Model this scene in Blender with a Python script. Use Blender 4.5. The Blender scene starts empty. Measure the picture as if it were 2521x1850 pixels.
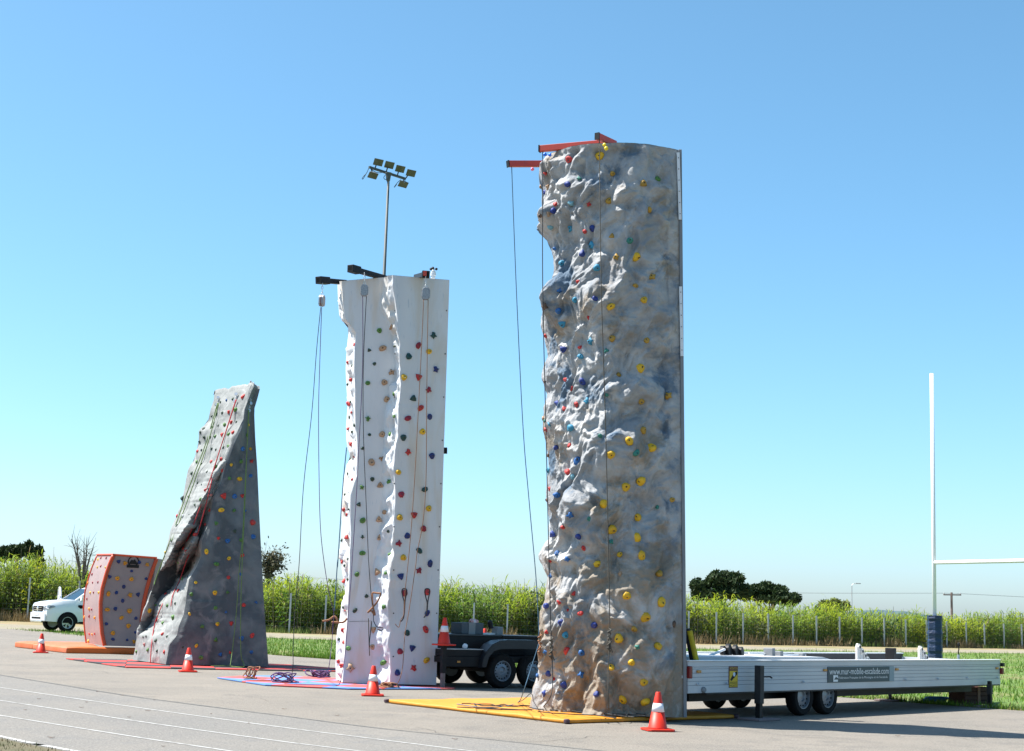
import bpy, bmesh, math, random
import numpy as np
from mathutils import Vector, Matrix, noise, Quaternion
from mathutils.bvhtree import BVHTree

random.seed(7)
scene = bpy.context.scene
col = scene.collection

# ---------------------------------------------------------------- camera
FPX, CX, CY = 3800.0, 1260.5, 925.0
EYE = Vector((0.0, 0.0, 1.55))
PITCH = math.atan(578.0 / FPX)
ROLL = 0.033
FWD = Vector((0, math.cos(PITCH), math.sin(PITCH)))
UP0 = Vector((0, -math.sin(PITCH), math.cos(PITCH)))
RT0 = Vector((1, 0, 0))
RT = RT0 * math.cos(ROLL) + UP0 * math.sin(ROLL)
UP = UP0 * math.cos(ROLL) - RT0 * math.sin(ROLL)
cam_data = bpy.data.cameras.new('camera')
cam = bpy.data.objects.new('camera', cam_data)
col.objects.link(cam)
cam_data.sensor_width = 36.0
cam_data.lens = 36.0 * FPX / 2521.0
cam_data.clip_start = 0.1
cam_data.clip_end = 20000
m = Matrix.Identity(4)
for i in range(3):
    m[i][0], m[i][1], m[i][2], m[i][3] = RT[i], UP[i], -FWD[i], EYE[i]
cam.matrix_world = m
scene.camera = cam

# ---------------------------------------------------------------- world, sun, exposure
SUN_EL = math.radians(58.0)
SUN_AZ = Vector((-1.0, 0.14, 0)).normalized()
SUN = Vector((SUN_AZ.x * math.cos(SUN_EL), SUN_AZ.y * math.cos(SUN_EL), math.sin(SUN_EL)))
world = bpy.data.worlds.new('World')
scene.world = world
world.use_nodes = True
wn = world.node_tree
sky = wn.nodes.new('ShaderNodeTexSky')
sky.sky_type = 'NISHITA'
sky.sun_disc = False
sky.sun_elevation = SUN_EL
sky.sun_rotation = math.atan2(SUN_AZ.x, SUN_AZ.y)
sky.altitude = 10
sky.air_density = 0.8
sky.dust_density = 0.9
sky.ozone_density = 10.0
hsv = wn.nodes.new('ShaderNodeHueSaturation')
hsv.inputs['Saturation'].default_value = 1.02
hsv.inputs['Hue'].default_value = 0.481
wn.links.new(sky.outputs[0], hsv.inputs['Color'])
bg = wn.nodes['Background']
wb = wn.nodes.new('ShaderNodeVectorMath')       # white balance of the whole sky
wb.operation = 'MULTIPLY'
wb.inputs[1].default_value = (1.10, 1.01, 0.94)
wn.links.new(hsv.outputs[0], wb.inputs[0])
wn.links.new(wb.outputs[0], bg.inputs[0])
bg.inputs[1].default_value = 0.108
sl = bpy.data.lights.new('sun', 'SUN')
sl.energy = 5.0
sl.angle = math.radians(0.53)
sl.color = (1.0, 0.955, 0.89)
so = bpy.data.objects.new('sun', sl)
col.objects.link(so)
so.rotation_euler = (-SUN).to_track_quat('-Z', 'Y').to_euler()
so.location = SUN * 60
vs = scene.view_settings
vs.view_transform = 'Standard'
vs.look = 'None'
vs.exposure = 1.18
vs.gamma = 1.0
vs.use_curve_mapping = False
try:
    scene.cycles.max_bounces = 6
    scene.cycles.use_denoising = True
except Exception:
    pass

# ---------------------------------------------------------------- pixel helpers (a pixel gives a direction only)
def ray(px, py):
    d = FWD + RT * ((px - CX) / FPX) + UP * ((CY - py) / FPX)
    return d.normalized()
def G(px, py, z=0.0):
    d = ray(px, py)
    return EYE + d * ((z - EYE.z) / d.z)
def atY(px, py, Y):
    d = ray(px, py)
    return EYE + d * (Y / d.y)
def project(p):
    v = Vector(p) - EYE
    k = v.dot(FWD)
    return CX + FPX * v.dot(RT) / k, CY - FPX * v.dot(UP) / k
def lerp(a, b, t):
    return a + (b - a) * t
def interp(tab, x):
    if x <= tab[0][0]:
        return tab[0][1]
    for (x0, y0), (x1, y1) in zip(tab, tab[1:]):
        if x <= x1:
            return y0 + (y1 - y0) * (x - x0) / (x1 - x0) if x1 != x0 else y1
    return tab[-1][1]
def sstep(a, b, x):
    t = min(1.0, max(0.0, (x - a) / (b - a)))
    return t * t * (3 - 2 * t)

# ---------------------------------------------------------------- materials
MATS = {}
def mat(name, c, rough=0.6, metal=0.0, c2=None, scale=3.0, lo=0.35, hi=0.65, bump=None, spec=None,
        speck=None, coat=0.0, stretch=None, c3=None, scale3=1.0, rnd=0.0, trans=0.0):
    if name in MATS:
        return MATS[name]
    mt = bpy.data.materials.new(name)
    mt.use_nodes = True
    nt = mt.node_tree
    N, L = nt.nodes, nt.links
    b = N['Principled BSDF']
    b.inputs['Roughness'].default_value = rough
    b.inputs['Metallic'].default_value = metal
    if spec is not None:
        b.inputs['Specular IOR Level'].default_value = spec
    if coat:
        b.inputs['Coat Weight'].default_value = coat
        b.inputs['Coat Roughness'].default_value = 0.08
    if trans:
        b.inputs['Transmission Weight'].default_value = trans
    tc = N.new('ShaderNodeTexCoord')
    src = tc.outputs['Object']
    if stretch:
        mp = N.new('ShaderNodeMapping')
        mp.inputs['Scale'].default_value = stretch[:3]
        if len(stretch) > 3:
            mp.inputs['Rotation'].default_value = stretch[3:6]
        L.new(src, mp.inputs[0])
        src = mp.outputs[0]
    def nz(sc, det=5.0, rgh=0.55, dist=0.0):
        n = N.new('ShaderNodeTexNoise')
        n.inputs['Scale'].default_value = sc
        n.inputs['Detail'].default_value = det
        n.inputs['Roughness'].default_value = rgh
        n.inputs['Distortion'].default_value = dist
        L.new(src, n.inputs['Vector'])
        return n
    def ramp(sock, a, bb):
        r = N.new('ShaderNodeMapRange')
        r.inputs['From Min'].default_value = a
        r.inputs['From Max'].default_value = bb
        L.new(sock, r.inputs['Value'])
        return r.outputs[0]
    def mix(fac, A, B):
        x = N.new('ShaderNodeMix')
        x.data_type = 'RGBA'
        if isinstance(fac, float):
            x.inputs[0].default_value = fac
        else:
            L.new(fac, x.inputs[0])
        for s, v in ((x.inputs[6], A), (x.inputs[7], B)):
            if isinstance(v, tuple):
                s.default_value = (*v, 1)
            else:
                L.new(v, s)
        return x.outputs[2]
    cur = tuple(c)
    if c2:
        cur = mix(ramp(nz(scale, dist=0.4).outputs[0], lo, hi), cur, tuple(c2))
    if c3:
        cur = mix(ramp(nz(scale3, dist=1.0).outputs[0], 0.52, 0.68), cur, tuple(c3))
    if speck:
        cur = mix(ramp(nz(speck[0], 2.0).outputs[0], speck[2], speck[2] + 0.12), cur, tuple(speck[1]))
        if len(speck) > 3:      # dark grains of a coarser size
            cur = mix(ramp(nz(speck[3], 3.0).outputs[0], 0.56, 0.7), cur, tuple(speck[4]))
    if rnd:
        oi = N.new('ShaderNodeObjectInfo')
        h = N.new('ShaderNodeHueSaturation')
        r = N.new('ShaderNodeMapRange')
        r.inputs['To Min'].default_value = 1 - rnd
        r.inputs['To Max'].default_value = 1 + rnd
        L.new(oi.outputs['Random'], r.inputs['Value'])
        L.new(r.outputs[0], h.inputs['Value'])
        if isinstance(cur, tuple):
            h.inputs['Color'].default_value = (*cur, 1)
        else:
            L.new(cur, h.inputs['Color'])
        cur = h.outputs[0]
    if isinstance(cur, tuple):
        b.inputs['Base Color'].default_value = (*cur, 1)
    else:
        L.new(cur, b.inputs['Base Color'])
    if bump:
        bp = N.new('ShaderNodeBump')
        bp.inputs['Strength'].default_value = bump[1]
        bp.inputs['Distance'].default_value = bump[2] if len(bump) > 2 else 0.02
        L.new(nz(bump[0], 6.0, 0.62).outputs[0], bp.inputs['Height'])
        L.new(bp.outputs[0], b.inputs['Normal'])
    MATS[name] = mt
    return mt

def vcol_mat(name, rough=0.75, trans=0.25):
    """leaf material: colour variation stored per leaf"""
    mt = bpy.data.materials.new(name)
    mt.use_nodes = True
    nt = mt.node_tree
    N, L = nt.nodes, nt.links
    b = N['Principled BSDF']
    b.inputs['Roughness'].default_value = rough
    b.inputs['Specular IOR Level'].default_value = 0.25
    a = N.new('ShaderNodeAttribute')
    a.attribute_name = 'Col'
    L.new(a.outputs['Color'], b.inputs['Base Color'])
    t = N.new('ShaderNodeBsdfTranslucent')
    L.new(a.outputs['Color'], t.inputs['Color'])
    ms = N.new('ShaderNodeMixShader')
    ms.inputs[0].default_value = trans
    L.new(b.outputs[0], ms.inputs[1])
    L.new(t.outputs[0], ms.inputs[2])
    L.new(ms.outputs[0], N['Material Output'].inputs['Surface'])
    return mt

# ---------------------------------------------------------------- object helpers
def tag(o, label=None, cat=None, group=None, kind=None):
    if label: o['label'] = label
    if cat: o['category'] = cat
    if group: o['group'] = group
    if kind: o['kind'] = kind
    return o
def empty(name, loc, label, cat, group=None, rz=0.0):
    e = bpy.data.objects.new(name, None)
    e.empty_display_size = 0.2
    e.location = loc
    e.rotation_euler = (0, 0, rz)
    col.objects.link(e)
    tag(e, label, cat, group)
    return e
def world_of(o):
    """world matrix by hand (no depsgraph update needed)"""
    loc = Matrix.LocRotScale(o.location, o.rotation_euler.to_quaternion() if o.rotation_mode != 'QUATERNION' else o.rotation_quaternion, o.scale)
    if o.parent:
        return world_of(o.parent) @ o.matrix_parent_inverse @ loc
    return loc
def setparent(o, p, keep=True):
    o.parent = p
    if keep:
        o.matrix_parent_inverse = world_of(p).inverted()
def ob(name, verts, faces, mt, parent=None, smooth=False, keep=True, recenter=True):
    """one mesh object; verts are in world coordinates (keep) or in the parent's frame (keep=False)"""
    me = bpy.data.meshes.new(name)
    vv = [tuple(v) for v in verts]
    loc = None
    if parent is None and recenter:
        n = len(vv)
        zs = min(v[2] for v in vv)
        loc = (sum(v[0] for v in vv) / n, sum(v[1] for v in vv) / n, zs)
        vv = [(v[0] - loc[0], v[1] - loc[1], v[2] - loc[2]) for v in vv]
    me.from_pydata(vv, [], faces)
    if mt is not None:
        if isinstance(mt, (list, tuple)):
            for q in mt: me.materials.append(q)
        else:
            me.materials.append(mt)
    if smooth:
        me.polygons.foreach_set('use_smooth', [True] * len(me.polygons))
    me.update()
    o = bpy.data.objects.new(name, me)
    if loc: o.location = loc
    col.objects.link(o)
    if parent is not None:
        setparent(o, parent, keep)
    return o
def clean(o, bevel=0.0, seg=2):
    bm = bmesh.new()
    bm.from_mesh(o.data)
    bmesh.ops.recalc_face_normals(bm, faces=bm.faces)
    bm.to_mesh(o.data)
    bm.free()
    if bevel:
        md = o.modifiers.new('bevel', 'BEVEL')
        md.width = bevel
        md.segments = seg
        md.limit_method = 'ANGLE'
    return o
def dup(o, parent=None):
    c = o.copy()
    col.objects.link(c)
    if parent is not None: c.parent = parent
    for ch in list(o.children):
        dup(ch, c)
    return c

class MB:
    """collects simple solids into one mesh"""
    def __init__(s):
        s.v, s.f = [], []
    def add(s, vs, fs):
        o = len(s.v)
        s.v += [Vector(v) for v in vs]
        s.f += [tuple(i + o for i in f) for f in fs]
        return s
    def box(s, lo, hi):
        x0, y0, z0 = lo; x1, y1, z1 = hi
        return s.add([(x0, y0, z0), (x1, y0, z0), (x1, y1, z0), (x0, y1, z0), (x0, y0, z1), (x1, y0, z1), (x1, y1, z1), (x0, y1, z1)],
                     [(0, 3, 2, 1), (4, 5, 6, 7), (0, 1, 5, 4), (1, 2, 6, 5), (2, 3, 7, 6), (3, 0, 4, 7)])
    def beam(s, a, b, w, h, up=(0, 0, 1)):
        a, b = Vector(a), Vector(b)
        d = (b - a).normalized()
        up = Vector(up)
        if abs(d.dot(up)) > 0.98: up = Vector((0, 1, 0))
        x = d.cross(up).normalized() * (w / 2)
        y = x.cross(d).normalized() * (h / 2)
        vs = [a - x - y, a + x - y, a + x + y, a - x + y, b - x - y, b + x - y, b + x + y, b - x + y]
        return s.add(vs, [(3, 2, 1, 0), (4, 5, 6, 7), (0, 1, 5, 4), (1, 2, 6, 5), (2, 3, 7, 6), (3, 0, 4, 7)])
    def tube(s, pts, r, n=6, caps=True):
        pts = [Vector(p) for p in pts]
        rs = r if isinstance(r, (list, tuple)) else [r] * len(pts)
        o = len(s.v)
        ref = None
        for i, p in enumerate(pts):
            d = (pts[min(i + 1, len(pts) - 1)] - pts[max(i - 1, 0)])
            d = d.normalized() if d.length > 1e-9 else Vector((0, 0, 1))
            if ref is None or abs(ref.dot(d)) > 0.95:
                ref = Vector((1, 0, 0)) if abs(d.x) < 0.8 else Vector((0, 1, 0))
            x = (ref - d * ref.dot(d)).normalized()
            y = d.cross(x)
            ref = x
            for k in range(n):
                a = 2 * math.pi * k / n
                s.v.append(p + x * math.cos(a) * rs[i] + y * math.sin(a) * rs[i])
        for i in range(len(pts) - 1):
            for k in range(n):
                k2 = (k + 1) % n
                s.f.append((o + i * n + k, o + i * n + k2, o + (i + 1) * n + k2, o + (i + 1) * n + k))
        if caps:
            s.f.append(tuple(o + k for k in reversed(range(n))))
            s.f.append(tuple(o + (len(pts) - 1) * n + k for k in range(n)))
        return s
    def lathe(s, prof, c=(0, 0, 0), axis=(0, 0, 1), n=24, caps=True):
        """prof: (radius, height along axis)"""
        c, ax = Vector(c), Vector(axis).normalized()
        x = ax.orthogonal().normalized()
        y = ax.cross(x)
        o = len(s.v)
        for r, h in prof:
            for k in range(n):
                a = 2 * math.pi * k / n
                s.v.append(c + ax * h + (x * math.cos(a) + y * math.sin(a)) * r)
        for i in range(len(prof) - 1):
            for k in range(n):
                k2 = (k + 1) % n
                s.f.append((o + i * n + k, o + i * n + k2, o + (i + 1) * n + k2, o + (i + 1) * n + k))
        if caps:
            s.f.append(tuple(o + k for k in reversed(range(n))))
            s.f.append(tuple(o + (len(prof) - 1) * n + k for k in range(n)))
        return s
    def prism(s, poly, d):
        """poly: 3D points of one face, d: extrusion vector"""
        n = len(poly)
        d = Vector(d)
        p = [Vector(q) for q in poly]
        return s.add(p + [q + d for q in p],
                     [tuple(reversed(range(n))), tuple(range(n, 2 * n))] + [(i, (i + 1) % n, (i + 1) % n + n, i + n) for i in range(n)])
    def xf(s, mtx):
        s.v = [mtx @ v for v in s.v]
        return s
    def build(s, name, mt, parent=None, smooth=False, keep=True, bevel=0.0, fix=True):
        o = ob(name, s.v, s.f, mt, parent, smooth, keep)
        if fix: clean(o, bevel)
        return o
def autosmooth(o, ang=40):
    bm = bmesh.new(); bm.from_mesh(o.data)
    for f in bm.faces: f.smooth = True
    for e in bm.edges:
        e.smooth = not (len(e.link_faces) == 2 and e.calc_face_angle(0) > math.radians(ang))
    bm.to_mesh(o.data); bm.free()
    return o
def bulk(name, V, F, C, mt, parent=None, nper=None):
    """big mesh from numpy: V (n,3), F (m,4) or (m,3), C (n,3) colours"""
    me = bpy.data.meshes.new(name)
    k = F.shape[1]
    me.vertices.add(len(V)); me.vertices.foreach_set('co', V.astype(np.float32).ravel())
    me.loops.add(len(F) * k); me.loops.foreach_set('vertex_index', F.astype(np.int32).ravel())
    me.polygons.add(len(F))
    me.polygons.foreach_set('loop_start', np.arange(0, len(F) * k, k, dtype=np.int32))
    me.polygons.foreach_set('loop_total', np.full(len(F), k, dtype=np.int32))
    if C is not None:
        at = me.color_attributes.new('Col', 'FLOAT_COLOR', 'POINT')
        at.data.foreach_set('color', np.c_[C, np.ones(len(C))].astype(np.float32).ravel())
    me.materials.append(mt)
    me.update(calc_edges=True)
    o = bpy.data.objects.new(name, me)
    col.objects.link(o)
    if parent is not None: setparent(o, parent)
    return o
def text_mesh(body, size, align='CENTER'):
    cu = bpy.data.curves.new('txt', 'FONT')
    cu.body = body
    cu.size = size
    cu.align_x = align
    cu.align_y = 'CENTER'
    cu.resolution_u = 2
    t = bpy.data.objects.new('txt', cu)
    col.objects.link(t)
    bpy.context.view_layer.update()
    dg = bpy.context.evaluated_depsgraph_get()
    me = bpy.data.meshes.new_from_object(t.evaluated_get(dg))
    v = [tuple(p.co) for p in me.vertices]
    f = [tuple(p.vertices) for p in me.polygons]
    bpy.data.objects.remove(t); bpy.data.meshes.remove(me)
    return v, f
# ================================================================ SETTING
asphalt_m = mat('pale_asphalt', (0.198, 0.174, 0.142), 0.9, c2=(0.15, 0.135, 0.113), scale=0.5, lo=0.3, hi=0.7,
                bump=(160, 0.5, 0.01), speck=(45, (0.27, 0.248, 0.215), 0.54, 24, (0.098, 0.09, 0.08)), c3=(0.135, 0.122, 0.104), scale3=1.1)
track_m = mat('running_track_asphalt', (0.148, 0.142, 0.13), 0.92, c2=(0.182, 0.168, 0.146), scale=0.35, lo=0.35, hi=0.7,
              bump=(160, 0.5, 0.01), speck=(42, (0.27, 0.25, 0.22), 0.55, 22, (0.1, 0.095, 0.088)), c3=(0.145, 0.14, 0.13), scale3=1.6)
line_m = mat('worn_white_paint', (0.44, 0.44, 0.42), 0.8, c2=(0.2, 0.19, 0.175), scale=7, lo=0.45, hi=0.75)
joint_m = mat('dark_joint', (0.055, 0.06, 0.062), 0.9, c2=(0.13, 0.13, 0.12), scale=6)
soil_m = mat('dry_soil', (0.26, 0.2, 0.12), 0.95, c2=(0.17, 0.17, 0.06), scale=0.25, lo=0.35, hi=0.65, bump=(3, 0.6, 0.1), c3=(0.3, 0.2, 0.12), scale3=0.7)
turf_m = mat('green_turf', (0.1, 0.165, 0.028), 0.95, c2=(0.2, 0.185, 0.07), scale=0.3, lo=0.45, hi=0.72, bump=(9, 0.7, 0.05), c3=(0.075, 0.14, 0.02), scale3=1.3)
gravel_m = mat('pale_gravel', (0.25, 0.215, 0.165), 0.95, c2=(0.2, 0.175, 0.12), scale=1.2, bump=(30, 0.5, 0.03), c3=(0.25, 0.25, 0.12), scale3=0.6)
drygrass_m = mat('dry_lawn_ground', (0.12, 0.098, 0.055), 0.95, c2=(0.09, 0.085, 0.04), scale=3, bump=(40, 0.7, 0.02))

def sheet(name, pts, z, mt, kind='structure'):
    o = ob(name, [(p[0], p[1], z) for p in pts], [tuple(range(len(pts)))], mt, recenter=False)
    clean(o)
    if o.data.polygons[0].normal.z < 0:
        o.data.flip_normals()
    return tag(o, kind=kind)

sheet('terrain', [(-4000, -300), (4000, -300), (4000, 7000), (-4000, 7000)], -0.03, soil_m)
# far edge of the asphalt: a straight line through two ground points
E0, E1 = Vector((-6.9, 47.0)), Vector((9.8, 29.6))
ED = (E1 - E0).normalized()
EN = Vector((-ED.y, ED.x))          # points away from the camera
if EN.y < 0: EN = -EN
eL, eR = E0 + Vector((-14.1, 21.0)) * 5, E0 + ED * 110
eM = G(60, 1550)                    # here the asphalt edge runs into the gravel path
eW = G(-300, 1541)
sheet('asphalt_yard', [(-120, eW.y - 8), eW, eM, E0, eR, (60, -80), (-120, -80)], 0.0, asphalt_m)
path_near = [(-300, 1541), (0, 1548), (660, 1570), (760, 1574), (1763, 1598), (2100, 1604), (2521, 1609), (2900, 1613)]
path_far = [(-300, 1526), (0, 1536), (700, 1560), (760, 1563), (1763, 1589), (2100, 1598), (2521, 1601), (2900, 1603)]
pn = [G(*p) for p in path_near]
pf = [G(*p) for p in path_far]
sheet('grass_verge', [eM, E0, eR] + list(reversed(pn[2:])), -0.018, turf_m)
sheet('gravel_path', pn + list(reversed(pf)), -0.010, gravel_m)

# running track in the foreground: dark joint, thin lane lines, thick inner line
def smooth_line(pix, n=60, ext0=8.0, ext1=8.0):
    pts = [G(*p).xy for p in pix]
    pts.insert(0, pts[0] + (pts[0] - pts[1]).normalized() * ext0)
    pts.append(pts[-1] + (pts[-1] - pts[-2]).normalized() * ext1)
    out = []
    for i in range(len(pts) - 1):
        p0, p1, p2, p3 = pts[max(i - 1, 0)], pts[i], pts[i + 1], pts[min(i + 2, len(pts) - 1)]
        for k in range(10):
            t = k / 10
            out.append(0.5 * ((2 * p1) + (p2 - p0) * t + (2 * p0 - 5 * p1 + 4 * p2 - p3) * t * t + (3 * p1 - p0 - 3 * p2 + p3) * t ** 3))
    out.append(pts[-1])
    return out
def ribbon(name, pts, w, z, mt):
    V, F = [], []
    for i, p in enumerate(pts):
        d = (pts[min(i + 1, len(pts) - 1)] - pts[max(i - 1, 0)]).normalized()
        n = Vector((-d.y, d.x)) * (w / 2) * (1 + 0.25 * noise.noise((p.x * 1.3, p.y * 1.3, w * 50)))
        V += [(p.x + n.x, p.y + n.y, z), (p.x - n.x, p.y - n.y, z)]
        if i: F.append((2 * i - 2, 2 * i - 1, 2 * i + 1, 2 * i))
    o = ob(name, V, F, mt, recenter=False)
    clean(o)
    if o.data.polygons[0].normal.z < 0: o.data.flip_normals()
    return tag(o, kind='structure')
jl = smooth_line([(0, 1663), (133, 1684.6), (300, 1712), (466, 1734.6), (700, 1764.5), (930, 1794), (1270, 1829)])
sheet('running_track', jl + [Vector((14, 0)), Vector((6, -60)), Vector((-60, -60))], 0.004, track_m)
ribbon('dark_track_joint', jl, 0.055, 0.008, joint_m)
for i, pix in enumerate(([(0, 1694), (350, 1745), (700, 1793), (1010, 1832)], [(0, 1726), (350, 1779), (700, 1828), (870, 1849)],
                         [(0, 1763), (333, 1816), (533, 1846)])):
    ribbon('lane_line', smooth_line(pix), 0.044, 0.008, line_m)
il = smooth_line([(0, 1815), (100, 1836), (166, 1848)])
ribbon('inner_lane_line', il, 0.085, 0.0085, line_m)
sheet('infield', [p + Vector((-0.06, -0.06)) for p in il] + [Vector((8, -60)), Vector((-60, -60))], 0.0065, drygrass_m)

# cracks and a repair seam in the asphalt
def ground_line(pix, jit=0.05):
    pts = [G(*p).xy for p in pix]
    out = []
    for a, b in zip(pts, pts[1:]):
        for k in range(14):
            t = k / 14
            p = a.lerp(b, t)
            out.append(p + Vector((noise.noise((p.x * 3, p.y * 3, 1)), noise.noise((p.x * 3, p.y * 3, 7)))) * jit)
    return out
ribbon('asphalt_crack', ground_line([(1650, 1786), (1780, 1797), (1900, 1808), (2060, 1822), (2180, 1832)]), 0.012, 0.004, joint_m)
ribbon('asphalt_crack', ground_line([(2430, 1769), (2500, 1774)]), 0.012, 0.004, joint_m)

crs = random.Random(5)
for (x, y, dx, dy) in ((1050, 1760, 260, 22), (1180, 1815, -170, -22), (640, 1722, 170, 14), (300, 1660, -150, -12), (1950, 1815, 330, 10), (2200, 1795, 240, 30), (1500, 1812, -190, 14), (760, 1640, -60, 6)):
    pts = [(x + dx * k / 5 + crs.uniform(-14, 14), y + dy * k / 5 + crs.uniform(-3, 3)) for k in range(6)]
    ribbon('asphalt_crack', ground_line(pts, .09), 0.009, 0.0045, mat('faint_crack', (0.085, 0.078, 0.068), 0.95))
# far hill: distance haze is painted in as a blue base colour
hv, hf = [], []
for i in range(41):
    t = i / 40
    px = 2030 + 330 * t
    h = math.sin(math.pi * t) ** 0.6 * 34 * (1 - 0.25 * t) + noise.noise((t * 9, 0, 3)) * 2
    a = atY(px, 1538, 3200); b = atY(px, 1538, 3900)
    hv += [(a.x, a.y, -2), ((a.x + b.x) / 2, (a.y + b.y) / 2, max(0.5, h)), (b.x, b.y, -2)]
    if i:
        o = 3 * i
        hf += [(o - 3, o, o + 1, o - 2), (o - 2, o + 1, o + 2, o - 1)]
tag(clean(ob('hill', hv, hf, mat('hazed_blue_forest', (0.045, 0.085, 0.12), 1.0, c2=(0.055, 0.095, 0.12), scale=0.01), recenter=False)), kind='structure')

# ---------------------------------------------------------------- grass blades, reeds (uncountable: stuff)
rng = np.random.default_rng(5)
leaf_m = vcol_mat('reed_leaf', 0.65, 0.5)
grass_m = vcol_mat('grass_blade', 0.85, 0.2)

def blades(name, P, h, w, C, label, cat):
    n = len(P)
    a = rng.uniform(0, math.tau, n)
    lean = rng.uniform(0.0, 0.6, n) * h
    la = rng.uniform(0, math.tau, n)
    base = np.c_[P, np.full(n, -0.02)]
    dx = np.c_[np.cos(a) * w / 2, np.sin(a) * w / 2, np.zeros(n)]
    tip = base + np.c_[np.cos(la) * lean, np.sin(la) * lean, h]
    V = np.stack([base - dx, base + dx, tip], 1).reshape(-1, 3)
    F = np.arange(3 * n).reshape(-1, 3)
    return tag(bulk(name, V, F, np.repeat(C, 3, 0), grass_m), label, cat, kind='stuff')

# verge grass: between the asphalt edge and the path, inside what the camera could see
Ps = []
pny = [(p.x / p.y, p.y) for p in pn]
pny.sort()
NB = 190000
s = rng.uniform(-30, 58, NB); d = rng.uniform(-0.12, 1, NB)
d = np.where(d > 0, d ** 1.8 * 62, d * 0.6)
XY = np.array(E0)[None] + s[:, None] * np.array(ED)[None] + d[:, None] * np.array(EN)[None]
sl_ = XY[:, 0] / XY[:, 1]
lim = np.interp(sl_, [a for a, b in pny], [b for a, b in pny])
ok = (np.abs(sl_ - 0.0) < 0.4) & (XY[:, 1] < lim - 0.3) & (XY[:, 1] > 20) & ((XY[:, 0] > -6.9) | (XY[:, 1] > 47 + (-6.9 - XY[:, 0]) * 21.0 / 14.1))
P = XY[ok]
n = len(P)
patch = np.array([noise.noise((x * 0.35, y * 0.35, 2.0)) + 0.5 * noise.noise((x * 1.4, y * 1.4, 5.0)) for x, y in P])
dry = (patch > 0.18) & (rng.random(n) < 0.75)
keep = ~(dry & (rng.random(n) < 0.55))
P, patch, dry = P[keep], patch[keep], dry[keep]
n = len(P)
C = np.array([0.13, 0.24, 0.03])[None] * rng.uniform(0.6, 1.3, n)[:, None]
C[dry] = np.array([0.26, 0.23, 0.1])[None] * rng.uniform(0.6, 1.2, dry.sum())[:, None]
yl = rng.random(n) < 0.1
C[yl] = np.array([0.3, 0.32, 0.05])
hgt = rng.uniform(0.05, 0.16, n) * np.where(dry, 0.6, 1.0) * (1.0 + 0.5 * (patch < -0.25))
blades('verge_grass', P, hgt, rng.uniform(0.012, 0.034, n), C, 'short green grass verge along the far asphalt edge', 'grass')
# infield corner
cx, cy = G(60, 1848).x, G(60, 1848).y
P = np.c_[rng.uniform(cx - 5, cx + 3.4, 26000), rng.uniform(cy - 4.5, cy + 2.2, 26000)]
ilx = np.array([[p.x, p.y] for p in il]); ilo = ilx[np.argsort(ilx[:, 0])]
P = P[P[:, 1] < np.interp(P[:, 0], ilo[:, 0], ilo[:, 1]) - 0.07]
n = len(P)
C = np.where((rng.random(n) < 0.55)[:, None], np.array([0.2, 0.165, 0.09])[None], np.array([0.1, 0.12, 0.04])[None]) * rng.uniform(0.5, 1.2, n)[:, None]
blades('infield_grass', P, rng.uniform(0.02, 0.07, n), rng.uniform(0.008, 0.018, n), C, 'thin dry infield grass inside the thick white track line', 'grass')

# fence line (base pixel rows, base height from the ground)
fb = [(-400, 1518), (0, 1527.5), (66.6, 1530), (300, 1541), (711, 1558), (800, 1560), (1250, 1573), (1763, 1585), (2122, 1591), (2424, 1595.5), (2521, 1597), (2900, 1602)]
fhp = [(-400, 112), (66, 105), (711, 95), (803, 92), (1167, 84), (1763, 76), (2122, 68.5), (2424, 60), (2900, 50)]
def fence_pt(px):
    return G(px, interp(fb, px))
reed_top = [(-400, 1356), (0, 1372), (60, 1362), (110, 1376), (160, 1385), (240, 1398), (330, 1405), (480, 1415), (655, 1418), (700, 1412), (740, 1412), (790, 1428), (860, 1437), (1000, 1438), (1110, 1432), (1180, 1446), (1250, 1436), (1330, 1440),
            (1560, 1462), (1690, 1462), (1760, 1470), (1850, 1476), (1980, 1492), (2040, 1482), (2130, 1498), (2250, 1506), (2340, 1512), (2521, 1508), (2900, 1516)]
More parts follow.
